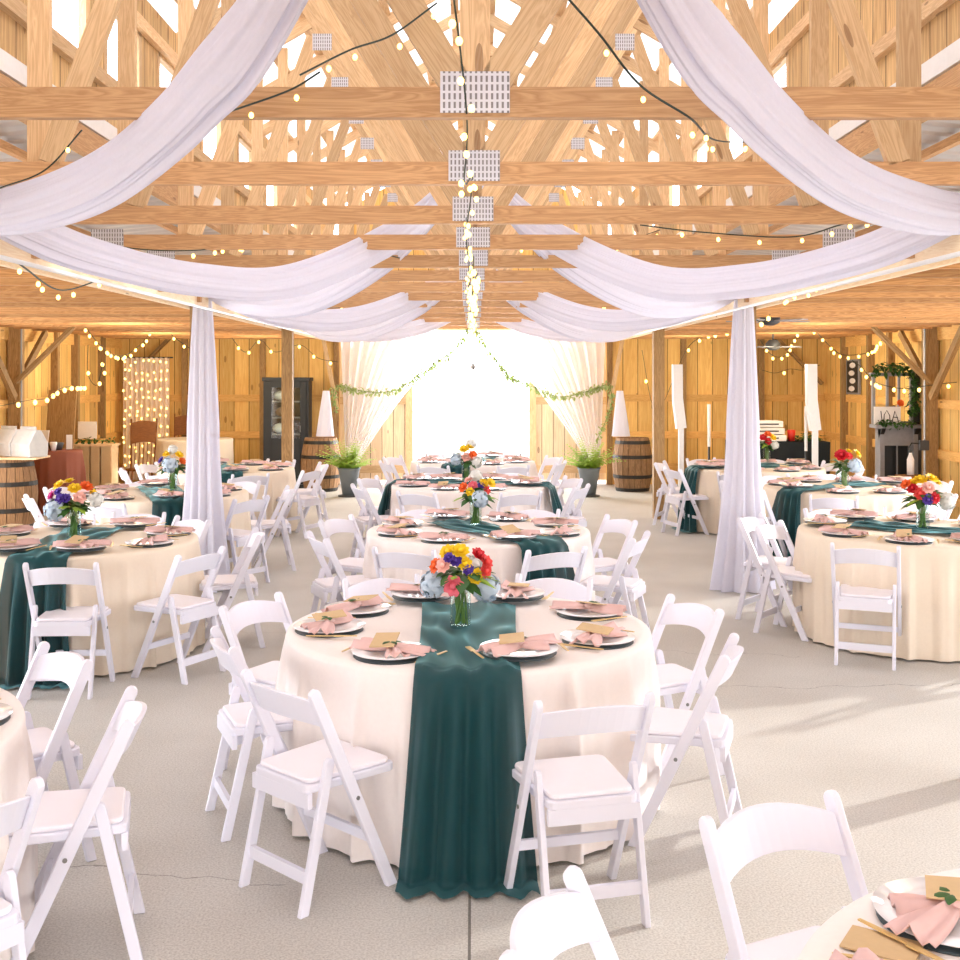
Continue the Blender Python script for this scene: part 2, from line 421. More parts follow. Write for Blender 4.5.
# clerestory walls with windows
for s, side in ((-1, 'left'), (1, 'right')):
    x0, x1 = sorted((s * PX, s * (PX + T)))
    if s < 0: wins = [(3.3, 4.25), (6.42, 7.30), (7.66, 8.46), (8.95, 9.75), (10.4, 11.2), (12.0, 12.8), (13.6, 14.4), (15.2, 16.0), (17.0, 17.8)]
    else: wins = [(2.6, 3.4), (8.95, 9.75), (10.4, 11.2), (12.0, 12.8), (13.6, 14.4), (15.2, 16.0), (17.0, 17.8)]
    bx = [(x0, x1, Y0, Y1, 3.30, 3.88), (x0, x1, Y0, Y1, 4.42, EAVE + .1)]
    y = Y0
    for (ya, yb) in wins:
        bx.append((x0, x1, y, ya, 3.88, 4.42)); y = yb
    bx.append((x0, x1, y, Y1, 3.88, 4.42))
    w = wall_piece('wall_clerestory_' + side, M['cler'], bx)
    a = MB(); a.beam((s * (PX - .015), Y0, 3.52), (s * (PX - .015), Y1, 3.52), .03, .11); a.build('flashing', M['conduit'], w)
    a = MB(); a.beam((s * (PX - .02), Y0, 3.36), (s * (PX - .02), Y1, 3.36), .05, .16); a.build('ledger', M['pine'], w)
    for z in (3.84, 4.46):
        a = MB(); a.beam((s * (PX - .025), Y0, z), (s * (PX - .025), Y1, z), .05, .09); a.build('girt', M['web'], w)
    for i, (ya, yb) in enumerate(wins):
        f = MB()
        for (p, q) in (((ya, 3.88), (yb, 3.88)), ((ya, 4.42), (yb, 4.42)), ((ya, 3.86), (ya, 4.44)), ((yb, 3.86), (yb, 4.44))):
            f.beam((s * (PX + .02), p[0], p[1]), (s * (PX + .02), q[0], q[1]), .07, .05, up=(1, 0, 0))
        fo = struct(f.build('window_%d' % (i + 1 + (10 if s > 0 else 0)), M['web']))
        g_ = MB(); g_.box((s * (PX + .02), (ya + yb) / 2, 4.15), (.006, yb - ya, .5)); g_.build('pane', M['wglass'], fo)

def corrugated(name, pa, pb, y0, y1, per=.22, amp=.02, mat='metal'):
    pa = Vector(pa); pb = Vector(pb); n = (pb - pa).normalized(); nn = Vector((-n.z, 0, n.x))
    if nn.z < 0: nn = -nn
    ny = int((y1 - y0) / per * 5)
    prof = [0, .0, 1, 1, 0]
    def fn(u, v):
        i = round(v * ny); q = pa.lerp(pb, u) + nn * amp * prof[i % 5]
        return Vector((q.x, y0 + (y1 - y0) * v, q.z))
    a = MB(); a.grid(fn, 1, ny); return struct(a.build(name, M[mat]))
for s, side in ((-1, 'left'), (1, 'right')):
    r = corrugated('ceiling_roof_' + side, (s * (PX + .35), 0, EAVE + .12 - PITCH * .35 + .12), (0, 0, APEX + .24), Y0, Y1 + .2, mat='roofsheet')
    for k in range(7):
        t = (k + .4) / 7; x = s * PX * (1 - t); z = EAVE + .17 + PITCH * PX * t
        a = MB(); a.beam((x, Y0, z), (x, Y1, z), .09, .045); a.build('purlin', M['web'], r)
    r = corrugated('ceiling_aisle_' + side, (s * (PX + .06), 0, 3.32), (s * (HW + .3), 0, 2.92), Y0, Y1 + .2)
    for k in range(5):
        t = (k + .3) / 5; x = s * (PX + .1 + 3.6 * t); z = 3.27 - .385 * t
        a = MB(); a.beam((x, Y0, z), (x, Y1, z), .045, .05); a.build('purlin', M['pine'], r)
# header beams
for s, side in ((-1, 'left'), (1, 'right')):
    t = thing('header_beam', 'long pale header beam along the %s row of posts' % side, 'beam', (s * PX, 0, 2.49), group='header beams')
    a = MB(); a.beam((-s * .09, Y0, .095), (-s * .09, Y1 - .1, .095), .04, .19); a.build('plank', M['header'], t)
    a = MB(); a.beam((s * .09, Y0, .095), (s * .09, Y1 - .1, .095), .04, .19); a.build('plank', M['header'], t)
    for k in range(12):
        y = 4.9 + k * 1.22
        a = MB(); a.box((-s * .125, y, .10), (.03, .06, .14)); a.build('block', M['pine'], t)
    a = MB(); a.tube([(s * (PX - .13), Y0, 2.478), (s * (PX - .13), Y1 - .1, 2.478)], .013, 8)
    tag(a.build('conduit', M['conduit'], smooth=True), 'white conduit running under the %s header beam' % side, 'conduit')
# posts
for s, side in ((-1, 'left'), (1, 'right')):
    for y, nm in ((5.4, 'nearest'), (10.3, 'draped'), (15.2, 'bare')):
        a = MB(); a.beam((0, 0, 0), (0, 0, 2.66 if y < 6 else 2.66), .14, .14)
        tag(a.build('timber_post', M['post'], loc=(s * PX, y, 0)), '%s square timber post in the %s row holding the header beam' % (nm, side), 'post', 'timber posts')
    for y, nm in ((10.3, 'nearer'), (15.2, 'farther')):
        a = MB(); a.beam((0, 0, 0), (0, 0, 2.9), .16, .16)
        tag(a.build('wall_post', M['post'] if s < 0 else M['post'], loc=(s * (HW - .11), y, 0)), '%s dark timber post against the %s wall' % (nm, side), 'post', 'wall posts')
    if 1:
        y = 15.08
        a = MB(); a.beam((s * (HW - .16), y, 1.80), (s * (HW - 1.0), y, 2.62), .045, .12, up=(0, 1, 0))
        tag(a.build('knee_brace', M['post']), 'diagonal brace from the %s wall post up to the ceiling' % side, 'brace', 'knee braces')
        a = MB(); a.beam((s * (HW - .17), 15.0, 1.60), (s * (HW - .17), 14.0, 2.5), .10, .06, up=(1, 0, 0))
        tag(a.build('knee_brace', M['post']), 'brace leaning along the %s wall toward the camera' % side, 'brace', 'knee braces')
        a = MB(); a.beam((s * (HW - .17), 15.35, 1.95), (s * (HW - .17), 16.1, 2.5), .10, .05, up=(1, 0, 0))
        tag(a.build('knee_brace', M['post']), 'short brace behind the %s wall post, leaning away' % side, 'brace', 'knee braces')
    a = MB(); a.beam((s * 2.32, 19.7, 1.3), (s * 2.56, 19.7, 2.5), .06, .09, up=(0, 1, 0))
    tag(a.build('knee_brace', M['web']), 'pale slanting brace beside the %s edge of the barn doorway' % side, 'brace', 'knee braces')
    # conduit on wall post
    a = MB(); a.tube([(s * (HW - .22), 15.1, .01), (s * (HW - .22), 15.1, 2.6)], .012, 6)
    tag(a.build('conduit', M['galv']), 'thin grey conduit running up the %s wall post' % side, 'conduit')
t = thing('electrical_box', 'small grey electrical box on the right wall post', 'electrical box', (HW - .25, 15.05, .92))
a = MB(); a.box((0, 0, .06), (.12, .06, .13)); a.build('housing', M['darkgrey'], t, bevel=.006)
a = MB(); a.tube([(-.06, 0, .08), (-.16, 0, .09), (-.2, 0, .02), (-.2, 0, -.6)], .009, 6); a.build('cable', M['black'], t)

# trusses
TY = [3.5 + 1.22 * k for k in range(-1, 14)]
BZ = 2.68
ordn = ['nearest', 'second', 'third', 'fourth', 'fifth', 'sixth', 'seventh', 'eighth', 'ninth', 'tenth', 'eleventh', 'twelfth', 'thirteenth', 'fourteenth', 'fifteenth', 'sixteenth']
def make_truss():
    t = thing('roof_truss', 'x', 'truss', (0, 0, BZ), group='roof trusses of the nave')
    def w(name, p, q, d=.09, th=.04, mat='web', yo=0):
        a = MB(); a.beam((p[0], yo, p[1] - BZ), (q[0], yo, q[1] - BZ), th, d, up=(0, 0, 1)) if name != 'x' else None
        return a.build(name, M[mat], t)
    def flat(name, p, q, d=.09, mat='web', yo=0):
        a = MB(); a.beam((p[0], yo, p[1] - BZ), (q[0], yo, q[1] - BZ), d, .04, up=(0, 1, 0)); return a.build(name, M[mat], t)
    flat('bottom_chord', (-2.33, BZ + .046), (2.33, BZ + .046), .092, 'pine')
    for s in (-1, 1):
        flat('top_chord', (s * (PX + .02), EAVE + .06), (0, APEX + .08), .12)
        flat('web', (s * .05, BZ + .09), (s * 1.50, EAVE + PITCH * .93), .095)
        flat('web', (s * 1.74, BZ + .09), (s * 1.17, 4.36), .09, yo=0)
        flat('web', (s * 1.80, BZ + .09), (s * 1.80, EAVE + PITCH * .63), .09, yo=.045)
        g_ = MB(); g_.box((s * 1.10, -.023, 4.32 - BZ), (.14, .004, .12)); g_.build('gusset_plate', M['gus'], t)
        g_ = MB(); g_.box((s * 2.27, -.023, .04), (.20, .004, .17)); g_.build('gusset_plate', M['gus'], t)
    flat('king_post', (0, BZ + .09), (0, APEX), .092)
    g_ = MB(); g_.box((0, -.024, .075), (.21, .004, .125)); g_.build('gusset_plate', M['gus'], t)
    return t
tr0 = make_truss()
for i, y in enumerate(TY):
    lab = '%s pine roof truss from the camera, spanning the nave' % ordn[i]
    if i == 0: tr0.location = (0, y, BZ); tr0['label'] = lab
    else: dup(tr0, (random.uniform(-.01, .01), y, BZ), 0, lab)
# aisle joists
for s, side in ((-1, 'left'), (1, 'right')):
    a = MB(); a.beam((0, 0, 0), (s * 3.45, 0, 0), .04, .15)
    j0 = None
    for k in range(24):
        y = 5.33 + .61 * k
        if j0 is None:
            j = a.build('ceiling_joist', M['joist']); j0 = j
            tag(j, 'pine ceiling joist laid across the %s aisle' % side, 'joist', 'joists over the %s aisle' % side)
        else:
            j = j0.copy(); COL.objects.link(j)
        j.location = (s * (PX + .12), y, 2.58)

# barn doors (sliding leaves, standing part open)
for s, xa, xb, side in ((-1, -2.45, -1.05, 'left'), (1, .98, 2.45, 'right')):
    t = thing('door_%d' % (1 if s < 0 else 2), 'plank barn door leaf at the %s of the far doorway' % side, 'door', ((xa + xb) / 2, Y1 + .16, 0)); t['kind'] = 'structure'
    hw = (xb - xa) / 2
    a = MB(); a.box((0, 0, 1.36), (hw * 2, .03, 2.6)); a.build('door_leaf', M['doorb'], t)
    for z in (.25, 1.45, 2.5):
        a = MB(); a.beam((-hw, -.03, z), (hw, -.03, z), .03, .13); a.build('ledge', M['web'], t)
    a = MB(); a.beam((-s * (hw - .062), -.034, .06), (-s * (hw - .062), -.034, 2.66), .12, .036, up=(0, 1, 0)); a.build('stile', M['web'], t)

# ------------------------------------------------------------------ folding chair
def bar(mb, x, p0, p1, wid, th, rt=True):
    (y0, z0), (y1, z1) = p0, p1
    d = Vector((y1 - y0, z1 - z0)); d.normalize(); n = Vector((-d.y, d.x))
    h = wid / 2; pts = []
    flat = 1 / max(.2, d.y)
    # foot cut level with the floor
    pts.append((y0 + h / abs(d.y), z0)); 
    top = Vector((y1, z1)) - d * h
    for k in range(7):
        a = -PI / 2 + PI * k / 6
        q = top + d * math.cos(a) * h + n * math.sin(a) * h
        pts.append((q.x, q.y))
    pts.append((y0 - h / abs(d.y), z0))
    mb.poly_prism(pts, 'x', x - th / 2, x + th / 2)
LT, LB = (-.185, .795), (.185, 0)
def ly(z): return LB[0] + (LT[0] - LB[0]) * z / .80
def make_chair():
    t = thing('folding_chair', 'x', 'chair', group='white folding chairs')
    for s in (-1, 1):
        a = MB(); bar(a, s * .205, LB, LT, .044, .024); a.build('leg', M['white'], t, bevel=.004)
        a = MB(); bar(a, s * .178, (-.205, 0), (-.085, .53), .038, .022); a.build('leg', M['white'], t, bevel=.004)
        a = MB(); a.tube([(s * .2165, ly(.37), .37), (s * .2205, ly(.37), .37)], .008, 8); a.build('bolt', M['bolt'], t)
    a = MB(); nx = 12
    def top(x): return .748 + .027 * (1 - (x / .19) ** 2)
    def bot(x): return .648 + .022 * (1 - (x / .19) ** 2)
    vs = []; fs = []
    for i in range(nx + 1):
        x = -.194 + .388 * i / nx
        bow = -.052 * (1 - (x / .194) ** 2)
        for z in (bot(x), top(x)):
            for dy in (-.009, .009): vs.append((x, ly(z) + bow + dy, z))
    for i in range(nx):
        b = i * 4; c = b + 4
        fs += [(b, c, c + 2, b + 2), (b + 1, b + 3, c + 3, c + 1), (b, b + 1, c + 1, c), (b + 2, c + 2, c + 3, b + 3)]
    fs += [(0, 2, 3, 1), (nx * 4, nx * 4 + 1, nx * 4 + 3, nx * 4 + 2)]
    a.add(vs, fs); a.build('backrest', M['white'], t, bevel=.004)
    def rr(w0, w1, y0, y1, r=.03):
        pts = []
        for (cx, cy, a0) in ((w1 - r, y1 - r, 0), (-w1 + r, y1 - r, PI / 2), (-w0 + r, y0 + r, PI), (w0 - r, y0 + r, 3 * PI / 2)):
            for k in range(4):
                an = a0 + PI / 2 * k / 3; pts.append((cx + r * math.cos(an), cy + r * math.sin(an)))
        return pts
    a = MB(); a.poly_prism(rr(.165, .19, -.175, .225), 'z', .415, .445); a.build('seat_frame', M['white'], t, bevel=.005)
    a = MB(); a.poly_prism(rr(.155, .178, -.160, .212), 'z', .445, .463); a.build('seat', M['pad'], t, bevel=.007)
    a = MB(); a.box((0, -.165, .39), (.335, .02, .055)); a.build('apron', M['white'], t)
    a = MB(); a.box((0, ly(.20), .20), (.39, .018, .035)); a.build('stretcher', M['white'], t)
    a = MB(); a.box((0, -.178, .125), (.335, .018, .045)); a.build('stretcher', M['white'], t)
    return t
chair0 = make_chair(); chair_used = [False]
def place_chair(x, y, facing, label, group):
    rz = math.radians(facing)
    if not chair_used[0]:
        chair_used[0] = True; chair0.location = (x, y, 0); chair0.rotation_euler = (0, 0, rz); chair0['label'] = label; chair0['group'] = group; return
    dup(chair0, (x, y, 0), rz, label, group)

# ------------------------------------------------------------------ tables
R = .815; TH = .76
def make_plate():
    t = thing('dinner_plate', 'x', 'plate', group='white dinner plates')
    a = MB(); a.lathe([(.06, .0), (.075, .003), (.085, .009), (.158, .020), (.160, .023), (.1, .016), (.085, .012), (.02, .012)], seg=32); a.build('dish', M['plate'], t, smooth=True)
    a = MB(); a.lathe([(.150, -.001), (.153, .002), (.150, .004)], seg=32); a.build('under_disc', M['plateu'], t)  # flat dark disc under the raised dish
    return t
plate0 = make_plate(); 
def make_napkin(v):
    t = thing('napkin', 'x', 'napkin', group='dusty pink napkins')
    rnd = random.Random(v)
    def lobe(L, w0, w1, ang, h):
        ca, sa = math.cos(ang), math.sin(ang)
        ph = rnd.random() * 6
        def fn(u, vv):
            s = (u - .5) * 2; l = vv
            w = w0 + (w1 - w0) * math.sin(l * PI / 2)
            y = L * l; x = s * w
            z = .030 + h * (1 - abs(s) ** 2) + .012 * math.sin(s * 7 + ph) * (.3 + l) - .012 * l * l
            return Vector((x * ca - y * sa, x * sa + y * ca, max(z, .024)))
        return fn
    a = MB()
    base = rnd.uniform(-.3, .3)
    a.grid(lobe(.17, .018, .065, base, .025), 8, 6)
    a.grid(lobe(.18, .018, .055, base + PI + rnd.uniform(-.35, .35), .022), 8, 6)
    a.grid(lobe(.12, .015, .05, base + 2.5, .014), 8, 5)
    a.build('fold', M['napkin'], t, smooth=True, solid=.004)
    a = MB(); a.sphere((0, 0, .047), .024, 10, 6, (1, 1, .7)); a.build('knot', M['napkin'], t, smooth=True)
    a = MB()
    for k in range(4):
        leaf(a, (0, .0, .06), .05, .012, rnd.uniform(0, 6.28), .25)
    a.build('sprig', M['leaf'], t, smooth=True)
    return t
def leaf(mb, p, L, w, ang, tilt, curl=.3, n=4, side=None):
    """leaf from p heading ang, rising tilt"""
    p = Vector(p); d = Vector((math.cos(ang) * math.cos(tilt), math.sin(ang) * math.cos(tilt), math.sin(tilt)))
    sx = Vector((-math.sin(ang), math.cos(ang), 0)); up = d.cross(sx) * -1
    vs = []; fs = []
    for i in range(n + 1):
        t = i / n; q = p + d * L * t - Vector((0, 0, 1)) * curl * L * t * t
        ww = w * math.sin(PI * min(1, t * .93 + .05)) + .0006
        vs += [q - sx * ww, q - up * ww * .25, q + sx * ww]
    for i in range(n):
        b = i * 3
        fs += [(b, b + 1, b + 4, b + 3), (b + 1, b + 2, b + 5, b + 4)]
    mb.add(vs, fs)
napkins = [make_napkin(i) for i in range(3)]
def make_card():
    a = MB(); a.box((0, 0, .002), (.10, .14, .004)); o = a.build('menu_card', M['kraft']); tag(o, 'x', 'card', 'kraft menu cards'); return o
card0 = make_card()
def make_cut(name, fork):
    a = MB()
    a.grid(lambda u, v: Vector(((u - .5) * (.008 + .004 * math.sin(v * PI)), -.1 + .12 * v, .004)), 2, 6)
    if fork:
        a.grid(lambda u, v: Vector(((u - .5) * .022, .02 + .03 * v, .004)), 2, 2)
        for k in range(4): a.box((-.0085 + k * .0057, .072, .004), (.0026, .045, .002))
    else:
        a.grid(lambda u, v: Vector(((u - .5) * .018 * (1 - .5 * v) + .002, .02 + .1 * v, .004)), 2, 4)
    o = a.build(name, M['gold'], solid=.003); tag(o, 'x', name, 'gold cutlery'); return o
fork0 = make_cut('fork', True); knife0 = make_cut('knife', False)
first = {}
def put(o, loc, rot, label, group=None):
    if o.name not in first:
        first[o.name] = 1; c = o
    else: c = copy_tree(o)
    c.location = loc; c.rotation_euler = rot if isinstance(rot, tuple) else (0, 0, rot); c['label'] = label
    if group: c['group'] = group
    return c

def tablecloth(seed, nf=30, amp=.046, rad=R, h=TH):
    rnd = random.Random(seed); ph = [rnd.random() * 6.28 for _ in range(5)]
    def fold(th):
        s = math.sin(nf * th + ph[0] + 1.3 * math.sin(3 * th + ph[1])) * .6 + .5 * math.sin((nf // 2 + 2) * th + ph[2]) + .25 * math.sin(nf * 2 * th + ph[3])
        return 2.1 * max(0, (s + .9) / 2.2) ** 3.0 - .35
    def fn(u, v):
        th = u * 2 * PI
        if v < .4:
            r = rad * (v / .4) * .985; z = h + .003
            return Vector((r * math.cos(th), r * math.sin(th), z))
        t = (v - .4) / .6
        if t < .1: 
            k = t / .1; r = rad * .985 + .017 * math.sin(k * PI / 2); z = h + .003 - .018 * (1 - math.cos(k * PI / 2))
        else:
            k = (t - .1) / .9; z = h - .015 - (h - .03) * k
            g = min(1, k * 2.6) ** .8
            r = rad + .004 + .004 * k + amp * g * (fold(th) * .75 + .2)
        return Vector((r * math.cos(th), r * math.sin(th), z))
    return fn
def runner_mesh(width, seed, ends=(1, 1), pool=True, rad=R, w_end=None):
    """along local -y (toward near end) and +y; hangs over both ends"""
    rnd = random.Random(seed); ph = [rnd.random() * 6 for _ in range(6)]
    Lt = rad + .012; hang = TH - .01
    end = Lt + hang + (.10 if pool else 0)
    we = w_end or width * 1.25
    def fn(u, v):
        s = (u - .5); L = -end * ends[0] if False else None
        l0 = end if ends[0] else rad * .55; l1 = end if ends[1] else rad * .55
        l = -l0 + (l0 + l1) * v; al = abs(l); sg = -1 if l < 0 else 1
        gath = 1 - .12 * math.sin(PI * v)
        x = s * width * gath
        edge = math.sqrt(max(.01, Lt * Lt - x * x)) 
        wr = .009 * (math.sin(s * 21 + ph[0] + 2.5 * math.sin(l * 5 + ph[3] + s * 3)) + .8 * math.sin(s * 9 + 7 * math.sin(l * 2.6 + ph[1])) + .5 * math.sin(l * 17 + s * 14 + ph[2]))
        if al < edge:
            y = sg * al; z = TH + .023 + wr * .8 - (0.0 if al < edge - .03 else .004)
            return Vector((x, y, z))
        k = al - edge; q = min(1, k / hang)
        x = s * (width * gath + (we - width) * q)
        outw = .045 + .052 * min(1, q * 2.5) + .03 * q + .030 * min(1, q * 3) * math.sin(s * 26 + ph[2] + q) + .010 * math.sin(s * 55 + ph[4]) * q
        z = TH + .019 - k
        y = sg * (edge + outw * min(1, k / .03))
        if z < .012:
            y += sg * (.012 - z) * 1.0; z = .012 + .006 * abs(math.sin(s * 19 + ph[5]))
        return Vector((x, y, z))
    a = MB(); a.grid(fn, 36, 110); return a

def flower_mesh(kind, r, seed=0):
    rnd = random.Random(seed); a = MB()
    if kind == 'ball':   # hydrangea
        for k in range(170):
            z = rnd.uniform(-.5, 1); t = rnd.random() * 6.28; q = math.sqrt(1 - z * z)
            n = Vector((q * math.cos(t), q * math.sin(t), z)); c = n * r * rnd.uniform(.78, 1.08)
            e1 = n.orthogonal().normalized(); e2 = n.cross(e1); an = rnd.random() * 6
            for m_ in range(4):
                d = e1 * math.cos(an + m_ * PI / 2) + e2 * math.sin(an + m_ * PI / 2); e = n.cross(d); s = r * .21
                a.add([c, c + d * s * .6 + e * s * .5 + n * s * .12, c + d * s * 1.15, c + d * s * .6 - e * s * .5 + n * s * .12], [(0, 1, 2, 3)])
        a.sphere((0, 0, 0), r * .70, 10, 7)
    else:
        for ring, (cnt, tilt, sc) in enumerate(((4, 1.35, .55), (5, 1.05, .75), (7, .65, .95), (8, .2, 1.05))):
            for k in range(cnt):
                an = 2 * PI * (k + ring * .5) / cnt + rnd.uniform(-.15, .15)
                d = Vector((math.cos(an), math.sin(an), 0)); sx = Vector((-math.sin(an), math.cos(an), 0))
                def fn(u, v):
                    s = (u - .5) * 2; w = r * .52 * sc * math.sin(PI * min(1, .15 + v * .75))
                    al = tilt * (1 - .15 * v)
                    out = d * (r * sc * math.cos(al) * v + r * .08) + Vector((0, 0, 1)) * (r * sc * math.sin(al) * v * 1.05 - .15 * r)
                    cup = (1 - s * s) * r * .14
                    return out + sx * s * w - d * (-cup) * .6
                a.grid(fn, 3, 3)
        a.sphere((0, 0, r * .1), r * .42, 8, 5)
    return a
FM = {}
def fmesh(kind, c, r):
    key = (kind, c, r)
    if key not in FM:
        o = flower_mesh(kind, r, len(FM)).build('tmp', M['f_' + c], smooth=True); FM[key] = o.data; bpy.data.objects.remove(o)
    return FM[key]
FNAME = {'ball': 'hydrangea', 'rose': 'rose'}
def bouquet(x, y, spec, label, seed, z=TH, sc=1.0):
    rnd = random.Random(seed)
    vt = thing('glass_vase', label[0], 'vase', (x, y, z + .022), group='glass vases')
    a = MB(); a.lathe([(.046, 0), (.046, .19), (.049, .21), (.0455, .21), (.0425, .19), (.0425, .012), (.001, .012)], seg=20, cap=True); a.build('glass', M['glass'], vt, smooth=True)
    t = thing('flower_bouquet', label[1], 'bouquet', (x, y, z + .04), group='flower bouquets')
    a = MB()
    for k in range(20):
        an = rnd.random() * 6.28; r0 = rnd.uniform(0.01, .034); r1 = rnd.uniform(.0, .034)
        a.tube([(r0 * math.cos(an), r0 * math.sin(an), 0), (r0 * .8 * math.cos(an + 1.1), r0 * .8 * math.sin(an + 1.1), .11), (r1 * 1.1 * math.cos(an + 2), r1 * 1.1 * math.sin(an + 2), .22)], .0035, 5)
    a.build('stems', M['stem'], t)
    a = MB()
    for k in range(46):
        an = rnd.random() * 6.28; tl = rnd.uniform(-.3, .9)
        rr = rnd.uniform(.01, .06)
        leaf(a, (rr * math.cos(an), rr * math.sin(an), .17 + rnd.uniform(0, .07)), rnd.uniform(.08, .13) * sc, rnd.uniform(.022, .034), an + rnd.uniform(-.5, .5), tl, .35)
    a.build('leaves', M['leaf'], t, smooth=True)
    a = MB()
    for k in range(6):
        an = rnd.random() * 6.28
        leaf(a, (.03 * math.cos(an), .03 * math.sin(an), .2), .15 * sc, .022, an, rnd.uniform(0, .5), .3)
    a.build('pale_leaves', M['leaf2'], t, smooth=True)
    for (kind, c, r, fx, fy, fz) in spec:
        o = bpy.data.objects.new(FNAME[kind], fmesh(kind, c, r)); COL.objects.link(o); o.parent = t
        o.location = (fx * sc, fy * sc, .22 + fz * sc)
        d = Vector((fx, fy, fz - .02)); d = d.normalized() if d.length > 0 else Vector((0, 0, 1))
        d = (d + Vector((0, -.35, .3))).normalized()
        o.rotation_euler = d.to_track_quat('Z', 'Y').to_euler()
        o['label'] = {'ball': '%s hydrangea head', 'rose': '%s rose bloom'}[kind] % {'blue': 'pale blue', 'violet': 'blue-violet', 'blush': 'blush pink', 'coral': 'coral red'}.get(c, c)

SPEC = {
 'T1': [('rose', 'yellow', .035, -.055, -.05, .105), ('rose', 'yellow', .035, .0, -.06, .11), ('rose', 'yellow', .034, .065, -.07, .0), ('rose', 'yellow', .03, .02, -.07, .055), ('rose', 'orange', .032, -.11, -.03, .04),
        ('rose', 'blush', .032, -.075, -.08, .05), ('rose', 'pink', .042, -.03, -.11, -.035), ('rose', 'red', .032, .08, -.03, .09), ('rose', 'coral', .032, .115, -.03, .055), ('rose', 'coral', .03, .11, -.05, .02),
        ('rose', 'violet', .025, -.02, -.08, .07), ('rose', 'violet', .024, .035, -.08, .03), ('rose', 'violet', .022, -.05, -.09, .085), ('ball', 'blue', .06, -.12, .0, -.05), ('ball', 'blue', .065, .11, .0, -.06), ('ball', 'white', .05, .05, .06, .02), ('rose', 'yellow', .034, -.02, .05, .09)],
 'T2': [('ball', 'blue', .062, .03, -.1, -.03), ('rose', 'pink', .036, -.02, -.05, .06), ('rose', 'orange', .036, -.09, -.05, .05), ('rose', 'yellow', .038, .11, -.04, .08), ('rose', 'yellow', .034, .06, -.04, .08), ('rose', 'violet', .028, .04, -.06, .06), ('ball', 'white', .05, .0, .03, .12), ('rose', 'coral', .03, .08, -.06, .03), ('rose', 'blush', .034, -.05, 0, .1), ('rose', 'yellow', .03, -.04, -.09, .02)],
 'TL1': [('rose', 'yellow', .042, -.09, -.03, .13), ('rose', 'yellow', .042, .02, -.05, .11), ('rose', 'yellow', .036, -.04, .02, .15), ('rose', 'orange', .042, .09, -.02, .12), ('rose', 'magenta', .038, -.13, -.05, .06), ('rose', 'violet', .036, -.06, -.09, .045),
         ('rose', 'violet', .03, -.02, -.09, .05), ('rose', 'violet', .028, -.08, -.07, .09), ('ball', 'blue', .075, -.10, -.06, -.03), ('rose', 'blush', .04, .06, -.07, .05), ('ball', 'white', .05, .15, -.02, .03), ('rose', 'yellow', .034, .12, .02, .07)],
 'TR1': [('rose', 'orange', .036, -.13, -.02, .09), ('rose', 'yellow', .045, -.03, -.03, .12), ('rose', 'yellow', .045, .05, -.03, .13), ('rose', 'yellow', .04, .1, .0, .10), ('rose', 'yellow', .04, -.07, .0, .1), ('rose', 'blush', .042, .0, -.09, .07), ('rose', 'coral', .042, -.05, -.08, .03),
         ('rose', 'red', .04, .04, -.1, .0), ('rose', 'violet', .036, -.01, -.11, -.01), ('ball', 'white', .065, .15, -.03, -.03), ('rose', 'red', .036, -.09, -.04, .06)],
 'TR2': [('rose', 'red', .06, -.05, -.07, .09), ('rose', 'coral', .04, .02, -.07, .08), ('ball', 'blue', .07, .07, -.09, -.01), ('rose', 'yellow', .045, .12, -.02, .1), ('rose', 'yellow', .04, .05, .02, .12), ('ball', 'white', .05, .12, -.04, -.04)],
 'TL2': [('ball', 'blue', .075, .0, -.1, .02), ('rose', 'yellow', .045, -.04, -.03, .12), ('rose', 'yellow', .04, .07, -.03, .11), ('rose', 'violet', .035, -.1, -.03, .06), ('ball', 'white', .05, .0, .0, .15), ('rose', 'orange', .035, .1, -.03, .05)],
 'TR3': [('rose', 'orange', .045, .0, -.06, .12), ('rose', 'yellow', .045, .06, -.06, .08), ('rose', 'red', .045, -.06, -.06, .08), ('ball', 'white', .05, .08, -.08, -.02), ('rose', 'red', .04, .0, -.08, .03)],
 'T3': [('ball', 'blue', .06, -.1, -.05, -.0), ('ball', 'white', .065, .1, -.06, -.02), ('rose', 'yellow', .05, -.02, -.05, .11), ('rose', 'yellow', .04, .04, -.03, .13), ('rose', 'orange', .045, .07, -.08, .05), ('rose', 'blush', .045, .0, -.09, .03), ('ball', 'white', .055, .05, .02, .15)],
}
BQ = {'T1': 'pink ranunculus-like bloom low in front', 'T2': 'blue hydrangea'}
# id: centre x,y, name, runner angle(deg from -y toward +x), runner end flags, vase xy or None, cutlery, rotation of the seats
TB = {
 'T1': (-.02, 5.2, 'the nearest middle table', 0, (1, 0), (-.055, 5.10), True),
 'T2': (.04, 8.45, 'the second middle table', 31, (1, 0), (.02, 8.55), True),
 'T3': (-.03, 12.0, 'the third middle table', 80, (1, 1), (-.07, 12.0), False),
 'T4': (.0, 15.2, 'the farthest middle table', -15, (1, 0), None, False),
 'TL0': (-2.28, 3.6, 'the lower left corner table', 0, (0, 0), None, True),
 'TL1': (-2.74, 7.95, 'the left yellow-bouquet table', 3, (1, 0), (-2.72, 7.84), True),
 'TL2': (-3.0, 11.1, 'the second left table', 22, (1, 0), (-2.9, 11.1), False),
 'TL3': (-3.0, 14.0, 'the farthest left table', 12, (1, 0), None, False),
 'TR0': (1.36, 1.88, 'the lower right corner table', 60, (0, 0), None, True),
 'TR1': (3.22, 8.4, 'the right yellow-bouquet table', 48, (1, 0), (3.26, 8.33), True),
 'TR2': (3.80, 11.7, 'the second right table', -56, (1, 0), (3.68, 11.4), False),
 'TR3': (3.50, 14.2, 'the farthest right table', -78, (1, 0), (3.78, 14.8), False),
}
